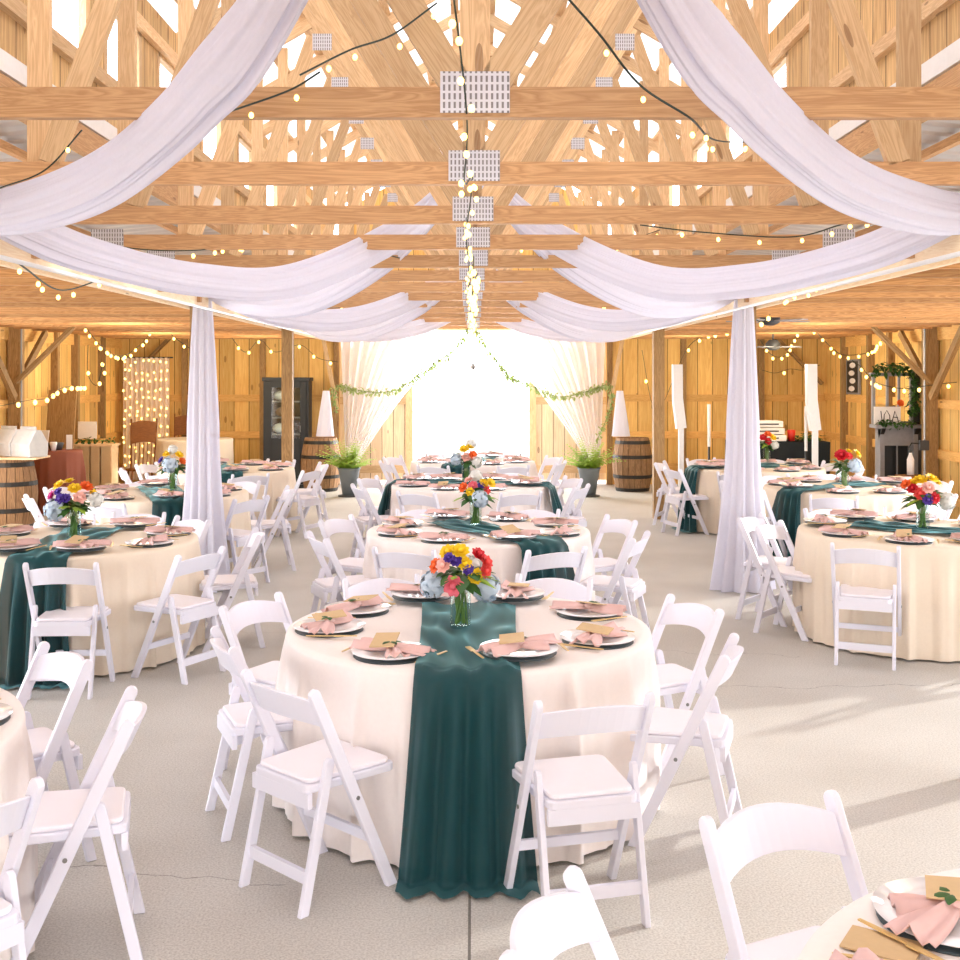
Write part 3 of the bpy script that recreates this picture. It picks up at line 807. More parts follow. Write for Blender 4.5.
SEATS = {k: [(a, 1.04, a) for a in (-24, 24, -67, 67, -114, 114, -157, 157)] for k in TB}
SEATS['T1'] = [(-32, 1.06, -44), (20, 1.15, 15), (-73, .91, -67), (65, 1.0, 72), (-113, 1.0, -120), (110, 1.0, 114), (-156, 1.04, -160), (157, 1.04, 160)]
SEATS['TL0'] = [(104, .98, 105), (150, 1.03, 133), (58, .97, 55)]
SEATS['TR0'] = [(-151, 1.06, -154), (-113, 1.14, -112)]
SEATS['TL1'] = [(17, 1.05, 2), (54, 1.08, 62), (100, 1.05, 104), (152, .95, 138), (-157, 1.02, -160), (178, 1.15, 178)]
SEATS['TR1'] = [(-39, .95, -22), (-96, .87, -128), (-122, 1.05, -128), (-168, 1.05, -165), (24, 1.04, 24), (160, 1.04, 160), (120, 1.04, 120)]
SEATS['TL2'] = [(-10, 1.04, -12), (55, 1.04, 60), (100, 1.04, 104), (150, 1.0, 150), (-157, 1.04, -160), (-110, 1.04, -110), (-60, 1.04, -60)]
def posword(a):
    a = (a + 180) % 360 - 180
    s = 'left' if a < 0 else 'right'; b = abs(a)
    if b <= 45: return 'at the near %s side' % s if b > 14 else 'at the near side'
    if b <= 85: return 'on the %s, nearer half' % s
    if b <= 128: return 'on the %s, farther half' % s
    if b <= 170: return 'at the far %s side' % s
    return 'straight across the far side'
for k, (cx, cy, nm, ra, ends, vase, cut) in TB.items():
    rnd = random.Random(hash(cx * 7 + cy) if False else int(cx * 100 + cy * 1000))
    t = thing('round_table', 'round banquet table under a cloth, %s' % nm, 'table', (cx, cy, 0), group='round banquet tables')
    a = MB(); a.lathe([(R - .03, TH - .03), (R - .03, TH - .001)], seg=48); a.build('tabletop', M['brownwood'], t)
    for s in (-1, 1):
        for q in (-1, 1):
            a = MB(); a.tube([(s * .4, q * .35, 0), (s * .4, q * .35, TH - .03)], .016, 8); a.build('leg', M['darkgrey'], t)
    a = MB(); a.grid(tablecloth(int(cx * 50 + cy * 9)), 260, 26, closeu=True)
    c = a.build('tablecloth', M['tcloth'] if k in ('T1', 'TL0', 'TR0') else M['cream'] if k[1] in 'LR' else M['tcloth'], smooth=True, loc=(cx, cy, 0))
    tag(c, 'floor-length blush cloth draped over %s' % nm, 'tablecloth', 'round tablecloths')
    if k not in ('TL0', 'TR0'):
        w = .46 if k == 'T1' else .32 if k == 'TR2' else .42
        a = runner_mesh(w, int(cy * 10), ends, True, w_end=.53 if k == 'T1' else .5)
        rn = a.build('table_runner', M['runner'], smooth=True, loc=(cx, cy, 0)); rn.rotation_euler = (0, 0, math.radians(ra))
        tag(rn, 'dark teal gauze runner hanging off %s' % nm, 'table runner', 'teal table runners')
    if vase:
        bouquet(vase[0], vase[1], SPEC[k], ('clear glass vase of water on %s' % nm, 'mixed bright bouquet in the glass vase on %s' % nm), int(cy * 17), sc=1.0 if k == 'T1' else 1.03)
    for (pa, r, fa) in SEATS[k]:
        an = math.radians(pa)
        j = 0 if k in ('T1', 'TL0', 'TR0', 'TL1', 'TR1') else rnd.uniform(-6, 6)
        x = cx + r * math.sin(an); y = cy - r * math.cos(an)
        lab = 'white folding chair %s of %s' % (posword(pa), nm)
        if k == 'TR1' and pa == -122: lab = 'white folding chair nearest the right post drape, behind its twin, facing the right table'
        if k == 'TR1' and pa == -96: lab = 'white folding chair at the left edge of the right yellow-bouquet table, seat tucked in'
        place_chair(x, y, fa + j, lab, 'white folding chairs')
    if k == 'TR0': st = [-146, -100, -55]
    elif k == 'TL0': st = [105, 148, 60, 20]
    elif k == 'T1': st = [-30, 19, -83, 62, -121, 114, -158, 159]
    else: st = [-22, 22, -67, 67, -113, 113, -157, 157]
    for i, pa in enumerate(st):
        pj = pa + rnd.uniform(-3, 3)
        if k == 'T1': pj = pa
        an = math.radians(pj); rr = .625
        x = cx + rr * math.sin(an); y = cy - rr * math.cos(an); rz = an; z = TH + .004
        if k not in ('TL0', 'TR0'):
            # plates that overlap the runner sit on top of it
            d = abs((pj - ra + 180) % 360 - 180)
            z += .024 if (d < 26 or (d > 154)) else 0
        pw = posword(pa)
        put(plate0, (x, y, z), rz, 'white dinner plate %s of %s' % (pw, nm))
        nv = rnd.randrange(3)
        put(napkins[nv], (x, y, z - .004), rz + rnd.choice([.6, -.5, 1.4, 2.2, 1.7]), 'dusty pink napkin %s of %s' % (pw, nm))
        if rnd.random() < .75 or k in ('T1', 'TR0'):
            put(card0, (x - .03 * math.cos(an), y - .03 * math.sin(an), z + .058), (rnd.uniform(-.1, .1) + .12, rnd.uniform(-.12, .12), rz + rnd.uniform(-.7, .7)), 'kraft menu card %s of %s' % (pw, nm))
        if cut:
            tx, ty = math.cos(an), math.sin(an)
            put(fork0, (x - tx * .185 + .0, y - ty * .185, z + .012), rz + rnd.uniform(-.15, .15), 'gold fork %s of %s' % (pw, nm))
            put(knife0, (x + tx * .185, y + ty * .185, z + .012), rz + rnd.uniform(-.15, .15), 'gold knife %s of %s' % (pw, nm))
# loose kraft card on the lower right table
put(card0, P(882, 948, 2.28), (0, 0, 1.0), 'loose kraft card lying flat on the cropped lower right table').location.z = TH + .008

# ------------------------------------------------------------------ ceiling swags and post drapes
def swag(pts, widths, label, seed, thick=.04):
    c = catmull(pts, 10); n = len(c) - 1
    rnd = random.Random(seed); ph = [rnd.random() * 6 for _ in range(4)]
    def fn(u, v):
        f = v * n; i = min(int(f), n - 1); q = c[i].lerp(c[i + 1], f - i)
        t = (c[min(i + 1, n)] - c[max(i - 1, 0)]).normalized()
        if i == 0: t = (c[1] - c[0]).normalized()
        side = t.cross(Vector((0, 0, 1))).normalized(); up = side.cross(t)
        g = v * (len(widths) - 1); k = min(int(g), len(widths) - 2); w = widths[k] + (widths[k + 1] - widths[k]) * (g - k)
        a = u * 2 * PI
        r = 1 + .12 * math.sin(7 * a + ph[0] + 2.5 * v) + .06 * math.sin(13 * a + ph[1] - 3 * v) + .035 * math.sin(27 * a + ph[2] + 2 * v)
        # the hanging cloth is taller than thick
        o = up * math.sin(a) * w / 2 * r + side * math.cos(a) * w * .22 * r
        return q + o
    a = MB(); a.grid(fn, 120, n * 2, closeu=True)
    return tag(a.build('ceiling_drape', M['drape'], smooth=True), label, 'drape', 'white ceiling swags')
A1, A2, A3, A4 = 2.95, 7.85, 12.75, 17.65
def S_(u, yc, dy, h, s): return (s * PX * u, yc + dy * u, h)
for s, side in ((-1, 'left'), (1, 'right')):
    e = s * 0.0
    swag([(s * .03, 2.4, 3.40), (s * .50, 2.88, 2.83), (s * .72, 3.14, 2.69), (s * .92, 3.40, 2.61), (s * 1.20, 3.80, 2.56), (s * 1.54, 4.25, 2.55), (s * 1.95, 4.75, 2.57), (s * 2.37, 5.3, 2.64)], [.12, .22, .20, .19, .18, .14], 'widest white voile swag at the upper %s, nearest the camera' % side, 1 + s)
    swag([S_(0.02, A2, -2.45, 3.28, s), S_(.19, A2, -2.45, 2.82, s), S_(.43, A2, -2.45, 2.46, s), S_(.615, A2, -2.45, 2.42, s), S_(.785, A2, -2.45, 2.50, s), S_(.88, A2, -2.45, 2.59, s), S_(.97, A2, -2.45, 2.70, s)], [.12, .18, .17, .16, .18, .14], 'white voile swag from the nearest %s post to the third ridge point' % side, 5 + s)
    swag([S_(0.02, A2, 2.45, 3.28, s), S_(.26, A2, 2.45, 2.78, s), S_(.54, A2, 2.45, 2.50, s), S_(.8, A2, 2.45, 2.52, s), S_(.97, A2, 2.45, 2.66, s)], [.12, .22, .22, .18, .12], 'white voile swag rising from the draped %s post, nearer side' % side, 9 + s)
    swag([S_(0.02, A3, -2.45, 3.1, s), S_(.25, A3, -2.45, 2.72, s), S_(.5, A3, -2.45, 2.46, s), S_(.75, A3, -2.45, 2.46, s), S_(.97, A3, -2.45, 2.64, s)], [.12, .2, .2, .18, .12], 'white voile swag going from the draped %s post toward the doorway' % side, 13 + s)
    swag([S_(0.02, A3, 2.45, 3.1, s), S_(.25, A3, 2.45, 2.72, s), S_(.5, A3, 2.45, 2.46, s), S_(.75, A3, 2.45, 2.44, s), S_(.97, A3, 2.45, 2.62, s)], [.12, .22, .22, .2, .12], 'white voile swag ending at the bare %s post' % side, 17 + s)
    swag([S_(0.04, A4, -2.45, 2.9, s), S_(.3, A4, -2.45, 2.62, s), S_(.6, A4, -2.45, 2.48, s), S_(.97, A4, -2.45, 2.60, s)], [.12, .2, .2, .12], 'farthest white voile swag on the %s, before the doorway' % side, 21 + s)
    # gathered drape on the post
    def fn(u, v, s=s):
        z = 2.66 * (1 - v) + .012; a = u * 2 * PI
        w = .065 + .06 * min(1, v * 2.2) ** .8 + (.12 * (max(0, v - .5) / .5) ** 1.5 * (1 if s > 0 else .75))
        cx = -s * (.05 + .03 * v); cy = -.10 - .05 * v
        r = 1 + (.10 + .10 * v) * math.sin(11 * a + 1.2 * v + s) + .06 * math.sin(19 * a + 2)
        return Vector((cx + w * r * math.cos(a), cy + w * .75 * r * math.sin(a), z))
    a = MB(); a.grid(fn, 110, 40, closeu=True)
    tag(a.build('post_drape', M['drape'], smooth=True, loc=(s * PX, 10.3, 0)), 'gathered white voile falling to the floor at the %s post' % side, 'drape', 'post drapes')

# doorway sheers
for s, side in ((-1, 'left'), (1, 'right')):
    ed = catmull([(.03, 0, 2.66), (.55, 0, 2.25), (1.05, 0, 1.72), (1.45, 0, 1.2), (1.75, 0, .75), (1.95, 0, .42)], 8)
    def fn(u, v, s=s):
        f = v * (len(ed) - 1); i = min(int(f), len(ed) - 2); q = ed[i].lerp(ed[i + 1], f - i)
        xl = 2.28 - .10 * v; x = q.x + (xl - q.x) * u
        x += .0
        return Vector((s * x, 19.72 + .05 * math.sin(u * 70 * (1)) * (.4 + .6 * u) + .02 * math.sin(u * 31), q.z + .12 * math.sin(u * PI) * (-v) * .3))
    a = MB(); a.grid(fn, 160, 40)
    tag(a.build('sheer_curtain', M['sheer'], smooth=True), 'sheer white curtain tied back at the %s of the bright doorway' % side, 'curtain', 'doorway sheers')
    def fn2(u, v, s=s):
        a_ = u * 2 * PI; w = .05 + .09 * v
        z = .89 + .75 * (1 - v)
        return Vector((s * (2.42 + .02 * v) + w * math.cos(a_) * (1 + .12 * math.sin(9 * a_)), 18.95 + w * .7 * math.sin(a_), z))
    a = MB(); a.grid(fn2, 60, 14, closeu=True)
    tag(a.build('voile_bundle', M['drape'], smooth=True), 'cone of white voile hanging over the %s doorway barrel' % side, 'drape', 'voile over the doorway barrels')

# ------------------------------------------------------------------ string lights
bulb_me = {}
def bulb_mesh(r):
    if r not in bulb_me:
        a = MB(); a.sphere((0, 0, 0), r, 8, 5, (1, 1, 1.25)); o = a.build('bulb', M['bulb'], smooth=True); bulb_me[r] = o.data; bpy.data.objects.remove(o)
    return bulb_me[r]
def light_string(pts, label, step=.28, br=.012, wr=.0035, seed=0, drop=.025, group='fairy light strings', limit=95, wire=True):
    rnd = random.Random(seed)
    c = catmull(pts, 12); p0 = c[0]
    a = MB(); a.tube([q - p0 for q in c], wr, 4)
    w = a.build('light_string', M['wire'], loc=p0); tag(w, label, 'string lights', group)
    acc = 0; n = 0
    for i in range(1, len(c)):
        acc += (c[i] - c[i - 1]).length
        while acc > step and n < limit:
            acc -= step * rnd.uniform(.8, 1.2)
            o = bpy.data.objects.new('bulb', bulb_mesh(br)); COL.objects.link(o); o.parent = w
            o.location = c[i] - p0 + Vector((rnd.uniform(-.02, .02), 0, -drop - rnd.random() * .02)); n += 1
    return w
# centre line under the gussets
pts = []
for i, y in enumerate(TY[1:]):
    pts.append((-.02 + .02 * math.sin(i * 2), y - .05, 2.70)); 
    if i < len(TY) - 2: pts.append((-.03 + .03 * math.sin(i * 3.1), y + .55, 2.58))
light_string([(-.08, 2.4, 3.0)] + pts, 'green-wired light string looping along the centre gusset plates', .16, .010, .0035, 2)
light_string([(p[0] + .03, p[1] + .1, p[2] - .06) for p in pts[6:]], 'leafy second light string twisted under the far centre line', .2, .018, .006, 3)
light_string([P(300, 75, 3.3), P(350, 50, 3.4), P(392, 35, 3.42), P(437, 3, 3.44)], 'dark light string slanting up to the upper left of centre', .12, .008, .0035, 4)
light_string([P(565, -5, 3.2), P(600, 35, 3.3), P(640, 85, 3.42), P(690, 118, 3.44), P(715, 140, 3.9), P(760, 142, 4.6)], 'dark light string slanting down to the upper right of centre', .18, .008, .0035, 5)
light_string([P(0, 188, 4.66), P(45, 170, 4.66), P(82, 130, 4.6)], 'short dark light string behind the upper left swag', .17, .009, .0035, 6)
light_string([P(210, 118, 3.44), P(240, 108, 3.44), P(290, 90, 3.44), P(320, 72, 3.4)], 'light string in front of the upper left timber chord', .14, .008, .0035, 7)
light_string([P(50, 222, 7.05), P(80, 235, 7.05), P(130, 248, 7.1), P(200, 250, 7.1), P(270, 240, 8.3), P(330, 242, 8.3), P(400, 258, 8.3)], 'light string sagging along the left gusset plates', .22, .012, .005, 8)
light_string([P(640, 225, 7.05), P(700, 232, 7.05), P(790, 237, 7.05), P(840, 225, 6.6), P(890, 210, 5.8)], 'light string sagging along the right gusset plates', .24, .012, .005, 9)
light_string([P(0, 248, 5.9), P(25, 268, 6.2), P(60, 290, 6.8), P(100, 280, 7.2)], 'light string hanging across the left header beam', .22, .013, .005, 10)
light_string([P(960, 225, 5.8), P(935, 240, 6.1), P(900, 260, 6.5), P(870, 263, 7.0), P(820, 284, 8.0), P(780, 300, 9.0)], 'light string hanging across the right header beam', .2, .013, .005, 11)
light_string([P(450, 232, 9.5), P(520, 246, 9.5), P(600, 248, 9.5), P(660, 230, 9.5)], 'light string crossing the nave right of the centre gussets', .2, .013, .004, 12)
light_string([P(470, 300, 16), P(430, 312, 16), P(380, 300, 14), P(330, 308, 14), P(280, 290, 12.8), P(230, 300, 11)], 'far light string spreading from the centre line to the left', .3, .02, .005, 13)
light_string([P(475, 300, 16), P(520, 310, 16), P(570, 300, 14), P(620, 306, 14), P(670, 290, 12.8), P(715, 300, 11)], 'far light string spreading from the centre line to the right', .3, .02, .005, 14)
light_string([P(0, 312, 14.6), P(22, 322, 14.6), P(45, 312, 14.6), P(60, 292, 14.3), P(72, 308, 14.6), P(100, 345, 15.4), P(122, 356, 16.4), P(145, 340, 17), P(160, 318, 17.4), P(172, 335, 17.4), P(192, 350, 17.4)], 'cluster of warm lights swagging over the left corner', .15, .021, .005, 15)
light_string([P(0, 406, 14.5), P(30, 400, 14.7), P(48, 398, 15), P(62, 388, 15.5), P(85, 386, 16.5)], 'lower row of warm globes across the left wall post', .22, .028, .005, 16)
light_string([P(88, 345, 16.8), P(88, 374, 16.8), P(97, 385, 16.8), P(103, 363, 16.8), P(104, 372, 17.2)], 'loose loop of warm globes on the left wall', .35, .026, .005, 17)
light_string([P(228, 333, 19), P(245, 352, 19), P(260, 340, 19), P(275, 352, 19), P(300, 345, 19), P(318, 358, 19), P(338, 362, 19)], 'warm light swag above the dark cabinet', .26, .024, .005, 18)
light_string([P(760, 340, 17.5), P(772, 355, 17.5), P(786, 355, 17.5), P(796, 335, 17), P(803, 315, 17), P(815, 330, 16.8), P(832, 348, 16.8), P(845, 355, 17), P(870, 352, 17), P(882, 340, 16)], 'cluster of warm lights swagging over the right corner', .15, .021, .005, 19)
light_string([P(762, 370, 19.3), P(775, 373, 19.3), P(790, 369, 19.3), P(803, 370, 19.3), P(820, 365, 19.3)], 'sparse row of globes on the back wall right of the drape', .36, .026, .005, 20)
light_string([P(852, 360, 17), P(862, 368, 16.8), P(872, 380, 16.5), P(880, 384, 15.2), P(897, 388, 15.1), P(912, 388, 15.1), P(925, 386, 15.0), P(940, 384, 14.9), P(958, 382, 14.6)], 'warm globes strung across the grey mantel hutch', .2, .024, .005, 21)
light_string([P(642, 350, 19.3), P(652, 403, 19.3), P(663, 403, 19.3), P(690, 345, 19.3), P(730, 330, 17)], 'loose warm lights around the right bare post', .5, .026, .005, 22)
light_string([P(905, 318, 12.5), P(915, 298, 12.5), P(930, 285, 12.5), P(944, 292, 12.5), P(955, 300, 12.5)], 'warm lights draped on the right aisle joists', .16, .022, .005, 23)
light_string([P(750, 315, 12), P(762, 322, 12), P(772, 312, 12)], 'short run of lights beside the draped right post', .12, .022, .005, 24)

# garlands
def garland(pts, label, r=.045, n=260, seed=0, mat='leaf3', ll=.07):
    rnd = random.Random(seed); c = catmull(pts, 14)
    t = thing('leaf_garland', label, 'garland', c[0], group='leaf garlands'); p0 = c[0]
    a = MB(); a.tube([q - p0 for q in c], .006, 5); a.build('vine', M['stem'], t)
    a = MB()
    for k in range(n):
        q = c[rnd.randrange(len(c))] - p0
        leaf(a, q + Vector((rnd.uniform(-r, r), rnd.uniform(-r, r), rnd.uniform(-r, r))), rnd.uniform(.6, 1.2) * ll, ll * .27, rnd.random() * 6.28, rnd.uniform(-1.2, .9), .2, 3)
    a.build('leaves', M[mat], t, smooth=True)
garland([P(469, 320, 19.5), P(465, 337, 19.5), P(443, 358, 19.5), P(427, 370, 19.5), P(410, 382, 19.5), P(393, 391, 19.5), P(370, 392, 19.5), P(352, 389, 19.5), P(338, 386, 19.5)], 'leaf garland swagged across the left half of the doorway', n=620, seed=1)
garland([P(471, 320, 19.5), P(480, 338, 19.5), P(497, 362, 19.5), P(512, 378, 19.5), P(535, 388, 19.5), P(560, 397, 19.5), P(585, 392, 19.5), P(605, 385, 19.5)], 'leaf garland swagged across the right half of the doorway', n=620, seed=2)
garland([P(471, 278, 13.9), P(470, 290, 14.8), P(471, 300, 16.8), P(470, 318, 19.4)], 'leafy vine hanging from the centre line before the doorway', r=.06, n=200, seed=3)
garland([P(609, 384, 19.3), P(612, 400, 19.3), P(606, 420, 19.3), P(598, 438, 19.0)], 'leafy trail falling beside the right doorway barrel', r=.05, n=120, seed=4)
garland([P(333, 388, 19.3), P(334, 398, 19.3), P(337, 410, 19.3)], 'short leafy trail beside the left doorway barrel', r=.04, n=60, seed=5)
# chandelier faint in the doorway
t = thing('chandelier', 'small pale chandelier hanging in the bright doorway', 'chandelier', P(473, 365, 19.4))
a = MB(); a.tube([(0, 0, .0), (0, 0, .62)], .006, 5); a.build('rod', M['conduit'], t)
a = MB(); a.lathe([(.02, -.08), (.05, -.03), (.02, .02)], seg=10); a.build('hub', M['grey'], t)
for k in range(6):
    an = k * PI / 3; a = MB(); c_, s_ = math.cos(an), math.sin(an)
    a.tube([(0, 0, -.02), (.1 * c_, .1 * s_, -.06), (.17 * c_, .17 * s_, 0), (.17 * c_, .17 * s_, .06)], .007, 5); a.build('arm', M['conduit'], t)

# ------------------------------------------------------------------ barrels, planters
def barrel(loc, label, r=.30, h=.87):
    t = thing('oak_barrel', label, 'barrel', loc, group='oak barrels')
    prof = [(r * .80 + r * .2 * math.sin(PI * i / 12), h * i / 12) for i in range(13)]
    a = MB(); n = 20
    for k in range(n):
        a0 = 2 * PI * k / n; a1 = 2 * PI * (k + .93) / n; o = random.random() * 9
        vs = []; fs = []; uv = []
        for i, (rr, z) in enumerate(prof):
            for an in (a0, a1): vs.append((rr * math.cos(an), rr * math.sin(an), z))
        for i in range(12):
            fs.append((2 * i, 2 * i + 1, 2 * i + 3, 2 * i + 2))
            uv.append([(o + i * .07, o), (o + i * .07, o + .09), (o + i * .07 + .07, o + .09), (o + i * .07 + .07, o)])
        a.add(vs, fs, uv)
    a.build('staves', M['barrel'], t, solid=.02)
    a = MB(); a.lathe([(r * .8, h - .03), (r * .8, h - .012)], seg=24); a.build('lid', M['barrel'], t)
    a = MB(); a.lathe([(r * .8, .02), (r * .8, .05)], seg=24); a.build('bottom', M['barrel'], t)
    for z0 in (.005, .25, .62, .89):
        z1 = z0 + .055 / h
        def rr(z): return r * .80 + r * .2 * math.sin(PI * z) + .012
        a = MB(); a.lathe([(rr(z0), z0 * h), (rr(z1), z1 * h)], seg=28, cap=False); a.build('hoop', M['hoop'], t, solid=.006)
    return t
barrel((-5.75, 14.25, 0), 'oak barrel at the left edge carrying white boxes', .33)
barrel((-2.42 - .08, 18.9, 0), 'oak barrel left of the doorway behind the fern', .32)
barrel((2.62, 18.9, 0), 'oak barrel right of the doorway behind the fern', .32)
a = MB(); a.box((0, 0, .012), (.62, .5, .025)); tag(a.build('serving_board', M['web'], loc=(-5.62, 14.2, .87)), 'flat pale board lying on the left oak barrel', 'board')
def gable_box(x, y, z, rz, label, s=1):
    t = thing('gable_box', label, 'box', (x, y, z), rz, 'white gable boxes')
    a = MB(); a.poly_prism([(-.13 * s, 0), (.13 * s, 0), (.14 * s, .16 * s), (.04 * s, .33 * s), (-.04 * s, .33 * s), (-.14 * s, .16 * s)], 'y', -.2 * s, .2 * s); a.build('carton', M['boxwhite'], t, bevel=.01)
    a = MB(); a.box((0, 0, .345 * s), (.02, .3 * s, .05 * s)); a.build('handle', M['boxwhite'], t, bevel=.005)
gable_box(-5.47, 14.15, .897, 1.0, 'crinkled white gable box on the barrel, right one')
gable_box(-5.78, 14.32, .897, 1.0, 'white gable box on the barrel, cut by the left edge')

def planter(x, y, label, seed):
    rnd = random.Random(seed)
    t = thing('potted_fern', label, 'potted plant', (x, y, 0), group='potted ferns')
    a = MB(); a.lathe([(.10, .02), (.17, .42), (.19, .45), (.17, .45), (.15, .40), (.0, .40)], seg=20, cap=True); a.build('pot', M['pot'], t, smooth=True)
    a = MB(); a.lathe([(.17, .0), (.17, .02), (.05, .025)], seg=18); a.build('saucer', M['darkgrey'], t)
    a = MB()
    for k in range(80):
        an = rnd.random() * 6.28; L = rnd.uniform(.36, .64); tl = rnd.uniform(.4, 1.35)
        d = Vector((math.cos(an), math.sin(an), 0))
        for i in range(9):
            f = (i + 1) / 9; q = d * L * f * math.cos(tl) + Vector((0, 0, .43 + L * f * math.sin(tl) - .22 * L * f * f))
            for sd in (-1, 1):
                leaf(a, q, 1.4 * .075 * (1.25 - f), .02, an + sd * 1.1, tl * .4, .4, 2)
    a.build('fronds', M['fern'], t, smooth=True)
planter((349 - VX) * 18.0 / F, 18.0, 'bright green fern in a grey pot left of the doorway', 1)
planter((589 - VX) * 18.0 / F, 18.0, 'bright green fern in a grey pot right of the doorway', 2)

# ------------------------------------------------------------------ back left corner
t = thing('fairy_light_curtain', 'pink voile panel sprinkled with fairy lights on the left back wall', 'curtain', (-5.6, 19.72, 0))
a = MB(); a.grid(lambda u, v: Vector(((u - .5) * .80, .03 * math.sin(u * 60), 2.2 - 2.1 * v)), 90, 6); a.build('fabric', M['pinkcurtain'], t, smooth=True)
a = MB(); a.tube([(-.45, .02, 2.2), (.45, .02, 2.2)], .012, 6); a.build('rod', M['darkgrey'], t)
rnd = random.Random(5)
for i in range(8):
    x = -.36 + .103 * i
    for k in range(12):
        o = bpy.data.objects.new('bulb', bulb_mesh(.018)); COL.objects.link(o); o.parent = t
        o.location = (x + rnd.uniform(-.02, .02), -.06, 2.1 - k * .155 + rnd.uniform(-.05, .05))
# sweetheart table
t = thing('small_round_table', 'small round table in cream cloth near the back wall', 'table', (-4.5, 18.6, 0))
a = MB(); a.lathe([(.58, .84), (.58, .87)], seg=32); a.build('tabletop', M['brownwood'], t)
a = MB(); a.tube([(0, 0, 0), (0, 0, .84)], .04, 8); a.build('pedestal', M['brownwood'], t)
a = MB(); a.grid(tablecloth(99, 18, .03, .60, .87), 120, 24, closeu=True)
tag(a.build('tablecloth', M['cream'], smooth=True, loc=(-4.5, 18.6, 0)), 'cream cloth over the small table by the back wall', 'tablecloth')
def wood_chair(x, y, rz, label):
    t = thing('wooden_chair', label, 'chair', (x, y, 0), rz, 'brown wooden chairs')
    a = MB(); a.lathe([(.2, .44), (.21, .45), (.21, .47), (.19, .475)], seg=20); a.build('seat', M['brownwood'], t)
    for sx in (-1, 1):
        for sy in (-1, 1):
            a = MB(); a.tube([(sx * .2, sy * .19, 0), (sx * .14, sy * .13, .45)], .014, 6); a.build('leg', M['brownwood'], t)
        a = MB(); a.tube([(sx * .17, -.17, .46), (sx * .19, -.28, 1.24)], .014, 6); a.build('back_post', M['brownwood'], t)
    a = MB(); a.grid(lambda u, v: Vector(((u - .5) * .37, -.225 - .05 * v - .03 * math.sin(u * PI), .86 + v * .32 + .03 * math.sin(u * PI))), 8, 3); a.build('backrest', M['brownwood'], t, solid=.02)
    a = MB()
    for k in range(5): a.tube([(-.12 + .06 * k, -.18, .46), (-.12 + .06 * k, -.245, .88)], .007, 5)
    a.build('spindles', M['brownwood'], t)
wood_chair((140 - VX) * 17.6 / F, 17.6, .5, 'brown wooden chair in front of the fairy-light curtain')
wood_chair((181 - VX) * 19.3 / F, 19.35, PI, 'brown wooden chair behind the small cream table')
# black cabinet
cx = (286 - VX) * 19.3 / F
t = thing('display_cabinet', 'tall black glazed cabinet standing against the back wall', 'cabinet', (cx, 19.5, 0))
a = MB()
a.box((-.36, 0, .93), (.04, .4, 1.82)); a.box((.36, 0, .93), (.04, .4, 1.82)); a.box((0, .19, .93), (.7, .02, 1.8)); a.box((0, 0, .03), (.76, .42, .06)); a.box((0, 0, 1.83), (.80, .44, .06))
a.build('body', M['black'], t)
d = MB(); d.box((-.29, -.21, .93), (.1, .03, 1.72)); d.box((.29, -.21, .93), (.1, .03, 1.72)); d.box((0, -.21, 1.74), (.5, .03, .1)); d.box((0, -.21, .45), (.5, .03, .78))
do = d.build('door', M['black'], t)
g_ = MB(); g_.box((0, -.21, 1.27), (.48, .005, .86)); g_.build('pane', M['glass'], do)
g_ = MB(); g_.tube([(.25, -.235, .95), (.25, -.26, .95), (.25, -.26, 1.05), (.25, -.235, 1.05)], .008, 6); g_.build('handle', M['bolt'], do)
for z in (.9, 1.18, 1.45):
    a = MB(); a.box((0, 0, z), (.68, .34, .02)); a.build('shelf', M['grey'], t)
for i, (x, z, c, lb) in enumerate(((-.1, .91, 'signwhite', 'folded white cloth on the lowest shelf of the black cabinet'), (-.05, 1.19, 'barrel', 'brown basket on the middle shelf of the black cabinet'), (-.08, 1.46, 'signwhite', 'white bundle on the top shelf of the black cabinet'))):
    a = MB(); a.sphere((0, 0, .09), .13, 12, 8, (1.2, .8, .68)); tag(a.build('cabinet_bundle' if c != 'barrel' else 'basket', M[c], smooth=True, loc=(cx + x, 19.45, z)), lb, 'linen' if c != 'barrel' else 'basket')
# gift table left
tx = -5.74; ty = 15.9
t = thing('gift_table', 'small round table in rust cloth beside the left barrel', 'table', (tx, ty, 0))
a = MB(); a.lathe([(.30, .83), (.30, .86)], seg=28); a.build('tabletop', M['brownwood'], t)
a = MB(); a.tube([(0, 0, 0), (0, 0, .83)], .03, 8); a.build('pedestal', M['brownwood'], t)
a = MB(); a.grid(tablecloth(55, 12, .05, .315, .86), 90, 20, closeu=True)
tag(a.build('tablecloth', M['rustcloth'], smooth=True, loc=(tx, ty, 0)), 'rust-coloured cloth over the small left table', 'tablecloth')
def easel_card(x, y, z, w, h, label, rz=.1, frame=None):
    t = thing('standing_card', label, 'card', (x, y, z), rz, 'cards on the rust table')
    a = MB(); a.beam((0, 0, .002), (0, .05, h), w, .012, up=(0, 1, 0)); a.build('card', M['signwhite'], t)
    a = MB(); a.beam((0, .12, .002), (0, .04, h * .7), .03, .006, up=(0, 1, 0)); a.build('prop', M['kraft'], t)
easel_card(-5.90, 15.80, .868, .11, .27, 'tall framed white card at the left of the rust table', -.2)
easel_card(-5.60, 15.95, .868, .08, .2, 'narrow white card in the middle of the rust table', .3)
a = MB(); a.lathe([(.03, 0), (.05, .1), (.045, .12)], seg=14); tag(a.build('white_cup', M['plate'], smooth=True, loc=(-5.72, 15.68, .868)), 'small white cup at the front of the rust table', 'cup')
a = MB(); a.lathe([(.08, 0), (.11, .09), (.1, .1)], seg=16); tag(a.build('dark_bowl', M['darkgrey'], smooth=True, loc=(-5.76, 15.88, .868)), 'dark bowl beside the cards on the rust table', 'bowl')
